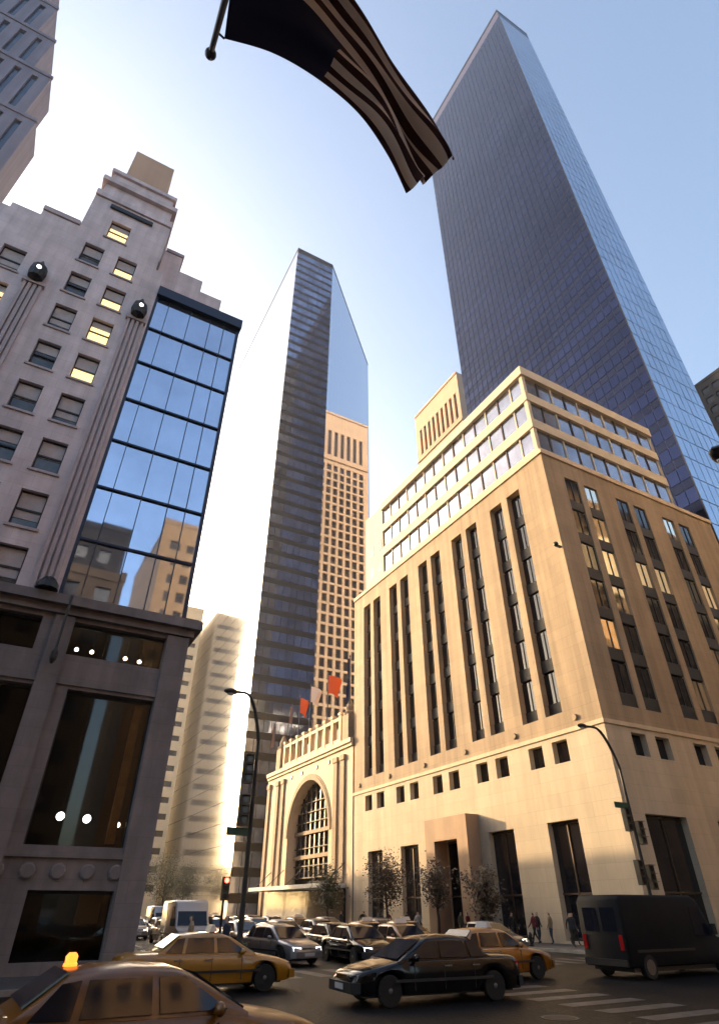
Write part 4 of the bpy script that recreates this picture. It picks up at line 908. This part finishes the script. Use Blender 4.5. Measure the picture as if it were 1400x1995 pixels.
# ================================================================== PEOPLE
def person_mesh(stride, bag=False, arm=.12):
    V = []; E = []; Rd = []
    def a(p, r, par=None):
        V.append(p); Rd.append(r)
        if par is not None: E.append((par, len(V) - 1))
        return len(V) - 1
    pel = a((0, 0, .95), (.17, .12)); wa = a((0, .01, 1.10), (.145, .105), pel); ch = a((0, 0, 1.30), (.175, .12), wa); sh = a((0, -.01, 1.44), (.13, .09), ch); nk = a((0, .0, 1.53), (.055, .055), sh)
    hd = a((0, .025, 1.62), (.078, .095), nk); ht = a((0, .015, 1.73), (.07, .085), hd); a((0, .10, 1.63), (.018, .018), hd)
    for s in (-1, 1):
        f = s * stride
        hip = a((s * .095, 0, .88), (.095, .095), pel); kn = a((s * .10, f * .5 + .03, .50), (.062, .065), hip); an = a((s * .10, f - (.08 if f < 0 else 0), .10 + (.06 if f < 0 else 0)), (.042, .045), kn)
        a((s * .11, f + .15 - (.08 if f < 0 else 0), .045 + (.03 if f < 0 else 0)), (.04, .035), an)
        so = a((s * .19, -.01, 1.40), (.062, .062), sh); el = a((s * .25, -f * .35 - .03, 1.13), (.046, .046), so); wr = a((s * .25, -f * .8 + .08, .90), (.034, .034), el)
        pm = a((s * .25, -f * .85 + .11, .84), (.030, .018), wr)
        for k in range(4): a((s * .245, -f * .85 + .085 + .02 * k, .765 + .006 * abs(k - 1)), (.009, .009), pm)
        a((s * .225, -f * .85 + .145, .81), (.010, .010), pm)
    me = bpy.data.meshes.new('person'); me.from_pydata(V, E, [])
    ob = bpy.data.objects.new('tmp', me); C.objects.link(ob)
    sk = ob.modifiers.new('Skin', 'SKIN'); sk.use_smooth_shade = True
    for i, r in enumerate(Rd): me.skin_vertices[0].data[i].radius = r
    me.skin_vertices[0].data[0].use_root = True
    ob.modifiers.new('Sub', 'SUBSURF').levels = 1
    dg = bpy.context.evaluated_depsgraph_get(); dg.update(); out = bpy.data.meshes.new_from_object(ob.evaluated_get(dg))
    bpy.data.objects.remove(ob)
    for i in range(4): out.materials.append(MATS['skin'])
    for p in out.polygons:      # 0 skin 1 jacket 2 trousers 3 hair/shoes
        x, y, z = p.center
        if z < .085: m = 3
        elif z < .90 and not (abs(x) > .20): m = 2
        elif abs(x) > .17 and z < .90: m = 0
        elif z < 1.50: m = 1
        elif z > 1.68 or (z > 1.56 and y < .0): m = 3
        else: m = 0
        p.material_index = m
    return out
pm = [person_mesh(.28), person_mesh(.04), person_mesh(-.22)]
folk = [  # x, y, facing, mesh, jacket, trousers, label
 (32.6, 37.4, 200, 0, 'blk', 'charcoal', 'pedestrian in black striding past the limestone store shop window'),
 (33.4, 34.6, 20, 1, 'tan', 'denim', 'pedestrian in a tan coat before the rightmost store window'),
 (34.0, 33.2, 170, 2, 'navy', 'blk', 'pedestrian in navy before the rightmost store window'),
 (32.4, 31.8, 160, 0, 'charcoal', 'blk', 'pedestrian in charcoal nearest the store corner'),
 (31.6, 41.0, 10, 2, 'wine', 'charcoal', 'pedestrian in a wine coat right of the portico'),
 (32.2, 42.6, 190, 1, 'olive', 'blk', 'pedestrian in olive by the portico'),
 (31.4, 47.2, 180, 0, 'white', 'denim', 'pedestrian in a white top left of the portico'),
 (32.3, 50.2, 0, 2, 'navy', 'charcoal', 'pedestrian in navy by the street tree'),
 (31.2, 56.0, 175, 0, 'blk', 'blk', 'pedestrian in black near the left shop door'),
 (32.8, 58.5, 5, 1, 'tan', 'charcoal', 'pedestrian in tan near the left shop door'),
 (31.8, 29.8, 260, 2, 'blk', 'denim', 'pedestrian in black jacket and jeans at the corner by the lamp'),
 (33.0, 35.7, 15, 0, 'wine', 'blk', 'pedestrian in wine red between the two right shop windows'), (33.9, 36.3, 185, 1, 'blk', 'denim', 'pedestrian in black and jeans by the wall between the right shop windows'),
 (31.9, 39.6, 170, 0, 'navy', 'denim', 'pedestrian in navy and jeans under the small street tree'), (33.2, 40.3, 10, 2, 'charcoal', 'charcoal', 'pedestrian all in charcoal before the second shop window'),
 (33.0, 31.0, 30, 1, 'olive', 'denim', 'pedestrian in olive and jeans close to the store corner'), (33.8, 30.2, 210, 0, 'white', 'charcoal', 'pedestrian in white at the very corner of the store'),
 (32.9, 54.2, 0, 0, 'wine', 'denim', 'pedestrian in wine red beside the left shop door'), (31.3, 60.4, 180, 2, 'charcoal', 'denim', 'pedestrian in charcoal and jeans at the leftmost shop door'),
 (8.3, 25.1, 100, 0, 'navy', 'blk', 'pedestrian in navy waiting at the left lamp post'), (7.4, 26.6, 80, 1, 'tan', 'blk', 'pedestrian in tan by the left corner pier')]
for x, y, rz, k, j, tr2, lab in folk:
    me = pm[k].copy(); me.materials[1] = MATS['wear_' + j]; me.materials[2] = MATS['wear_' + tr2]; me.materials[3] = MATS['hair']
    o = bpy.data.objects.new('person', me); C.objects.link(o); o.location = (x, y, .14); o.rotation_euler = (0, 0, R(rz)); tag(o, lab, 'person', 'pedestrians on the right pavement')

# ================================================================== BIG FLAG overhead
bf = thing('flag', (-.22, -3.0, 6.6), 'large striped flag flying overhead from an angled pole', 'flag')
tip = Vector((-.30, 2.72, 9.62)); base = Vector((-.22, -3.0, 6.6))
mb = MB(); mb.tube([base, base.lerp(tip, .5), tip], [.055, .045, .03], 10); part('pole', mb, 'flag_pole_paint', bf, smooth=True)
mb = MB(); mb.sphere(tip + (tip - base).normalized() * .04, .062, 12, 8); part('finial', mb, 'flag_pole_paint', bf, smooth=True)
mb = MB(); mb.box(-.34, -.10, -3.0, -2.9, 6.42, 6.78); part('pole_bracket', mb, 'lamp_metal', bf)
# upper and lower edge of the cloth, hoist to fly, metres
top_e = [Vector(q) for q in ((-0.21, 2.52, 9.53), (0.27, 2.39, 9.52), (0.77, 2.33, 9.40), (1.26, 2.31, 9.12), (1.66, 2.38, 8.74), (1.93, 2.47, 8.36))]
bot_e = [Vector(q) for q in ((-0.41, 1.62, 10.13), (0.26, 1.56, 10.25), (0.97, 1.76, 10.21), (1.50, 1.94, 9.92), (2.06, 2.06, 9.55), (2.43, 2.16, 9.08))]
def cr(P, t):
    n = len(P) - 1; s = min(int(t * n), n - 1); f = t * n - s; p0, p1, p2, p3 = P[max(s - 1, 0)], P[s], P[s + 1], P[min(s + 2, n)]
    return .5 * ((2 * p1) + (p2 - p0) * f + (2 * p0 - 5 * p1 + 4 * p2 - p3) * f * f + (3 * p1 - p0 - 3 * p2 + p3) * f ** 3)
NU, NV = 48, 39
grid = []
for i in range(NU + 1):
    s = i / NU; a, b = cr(top_e, s), cr(bot_e, s); ax = (b - a); nrm = ax.cross(cr(top_e, min(1, s + .02)) - cr(top_e, max(0, s - .02))).normalized(); row = []
    for j in range(NV + 1):
        q = j / NV; fold = s ** .9 * (.11 * math.sin(q * 9.5 + s * 3.0) + .05 * math.sin(q * 21 - s * 7) + .05 * math.sin(s * 15 + q * 4)) * math.sin(math.pi * min(1, q * 1.0 + .0)) ** .5
        row.append(a.lerp(b, q) + nrm * fold + ax * (.03 * s * math.sin(q * 12)))
    grid.append(row)
mat('flag_red', (.040, .008, .012), .85); mat('flag_white', (.78, .73, .76), .85); mat('flag_blue', (.010, .014, .065), .85)
mb = MB(); CI, CJ = 20, 21
mb.rings([[grid[i][j] for j in range(0, CJ + 1)] for i in range(0, CI + 1)], cap=False, closed=False); part('canton', mb, 'flag_blue', bf, smooth=True)
for k in range(13):
    mb = MB(); i0 = CI if k < 7 else 0
    mb.rings([[grid[i][j] for j in range(3 * k, 3 * k + 4)] for i in range(i0, NU + 1)], cap=False, closed=False); part('flag_stripe', mb, 'flag_red' if k % 2 == 0 else 'flag_white', bf, smooth=True)
mb = MB(); mb.tube([base.lerp(tip, .96), grid[0][0]], .012, 5); mb.tube([base.lerp(tip, .62), grid[0][NV]], .012, 5); part('halyard', mb, 'flag_pole_paint', bf)

# ================================================================== HAZE
def haze(density):
    mb = MB(); mb.box(-260, 320, -220, 420, -1.5, 330); m = bpy.data.materials.new('haze_air'); m.use_nodes = True; MATS['haze_air'] = m
    n = m.node_tree.nodes; l = m.node_tree.links; n.remove(n['Principled BSDF']); v = n.new('ShaderNodeVolumePrincipled')
    v.inputs['Color'].default_value = (.95, .90, .84, 1); v.inputs['Density'].default_value = density; v.inputs['Anisotropy'].default_value = .8
    l.new(v.outputs[0], n['Material Output'].inputs['Volume'])
    o = bpy.data.objects.new('haze', mb.mesh('haze', 'haze_air')); C.objects.link(o); o['kind'] = 'stuff'; o['label'] = 'thin warm haze in the air down the avenue'; o['category'] = 'haze'
haze(.00030)
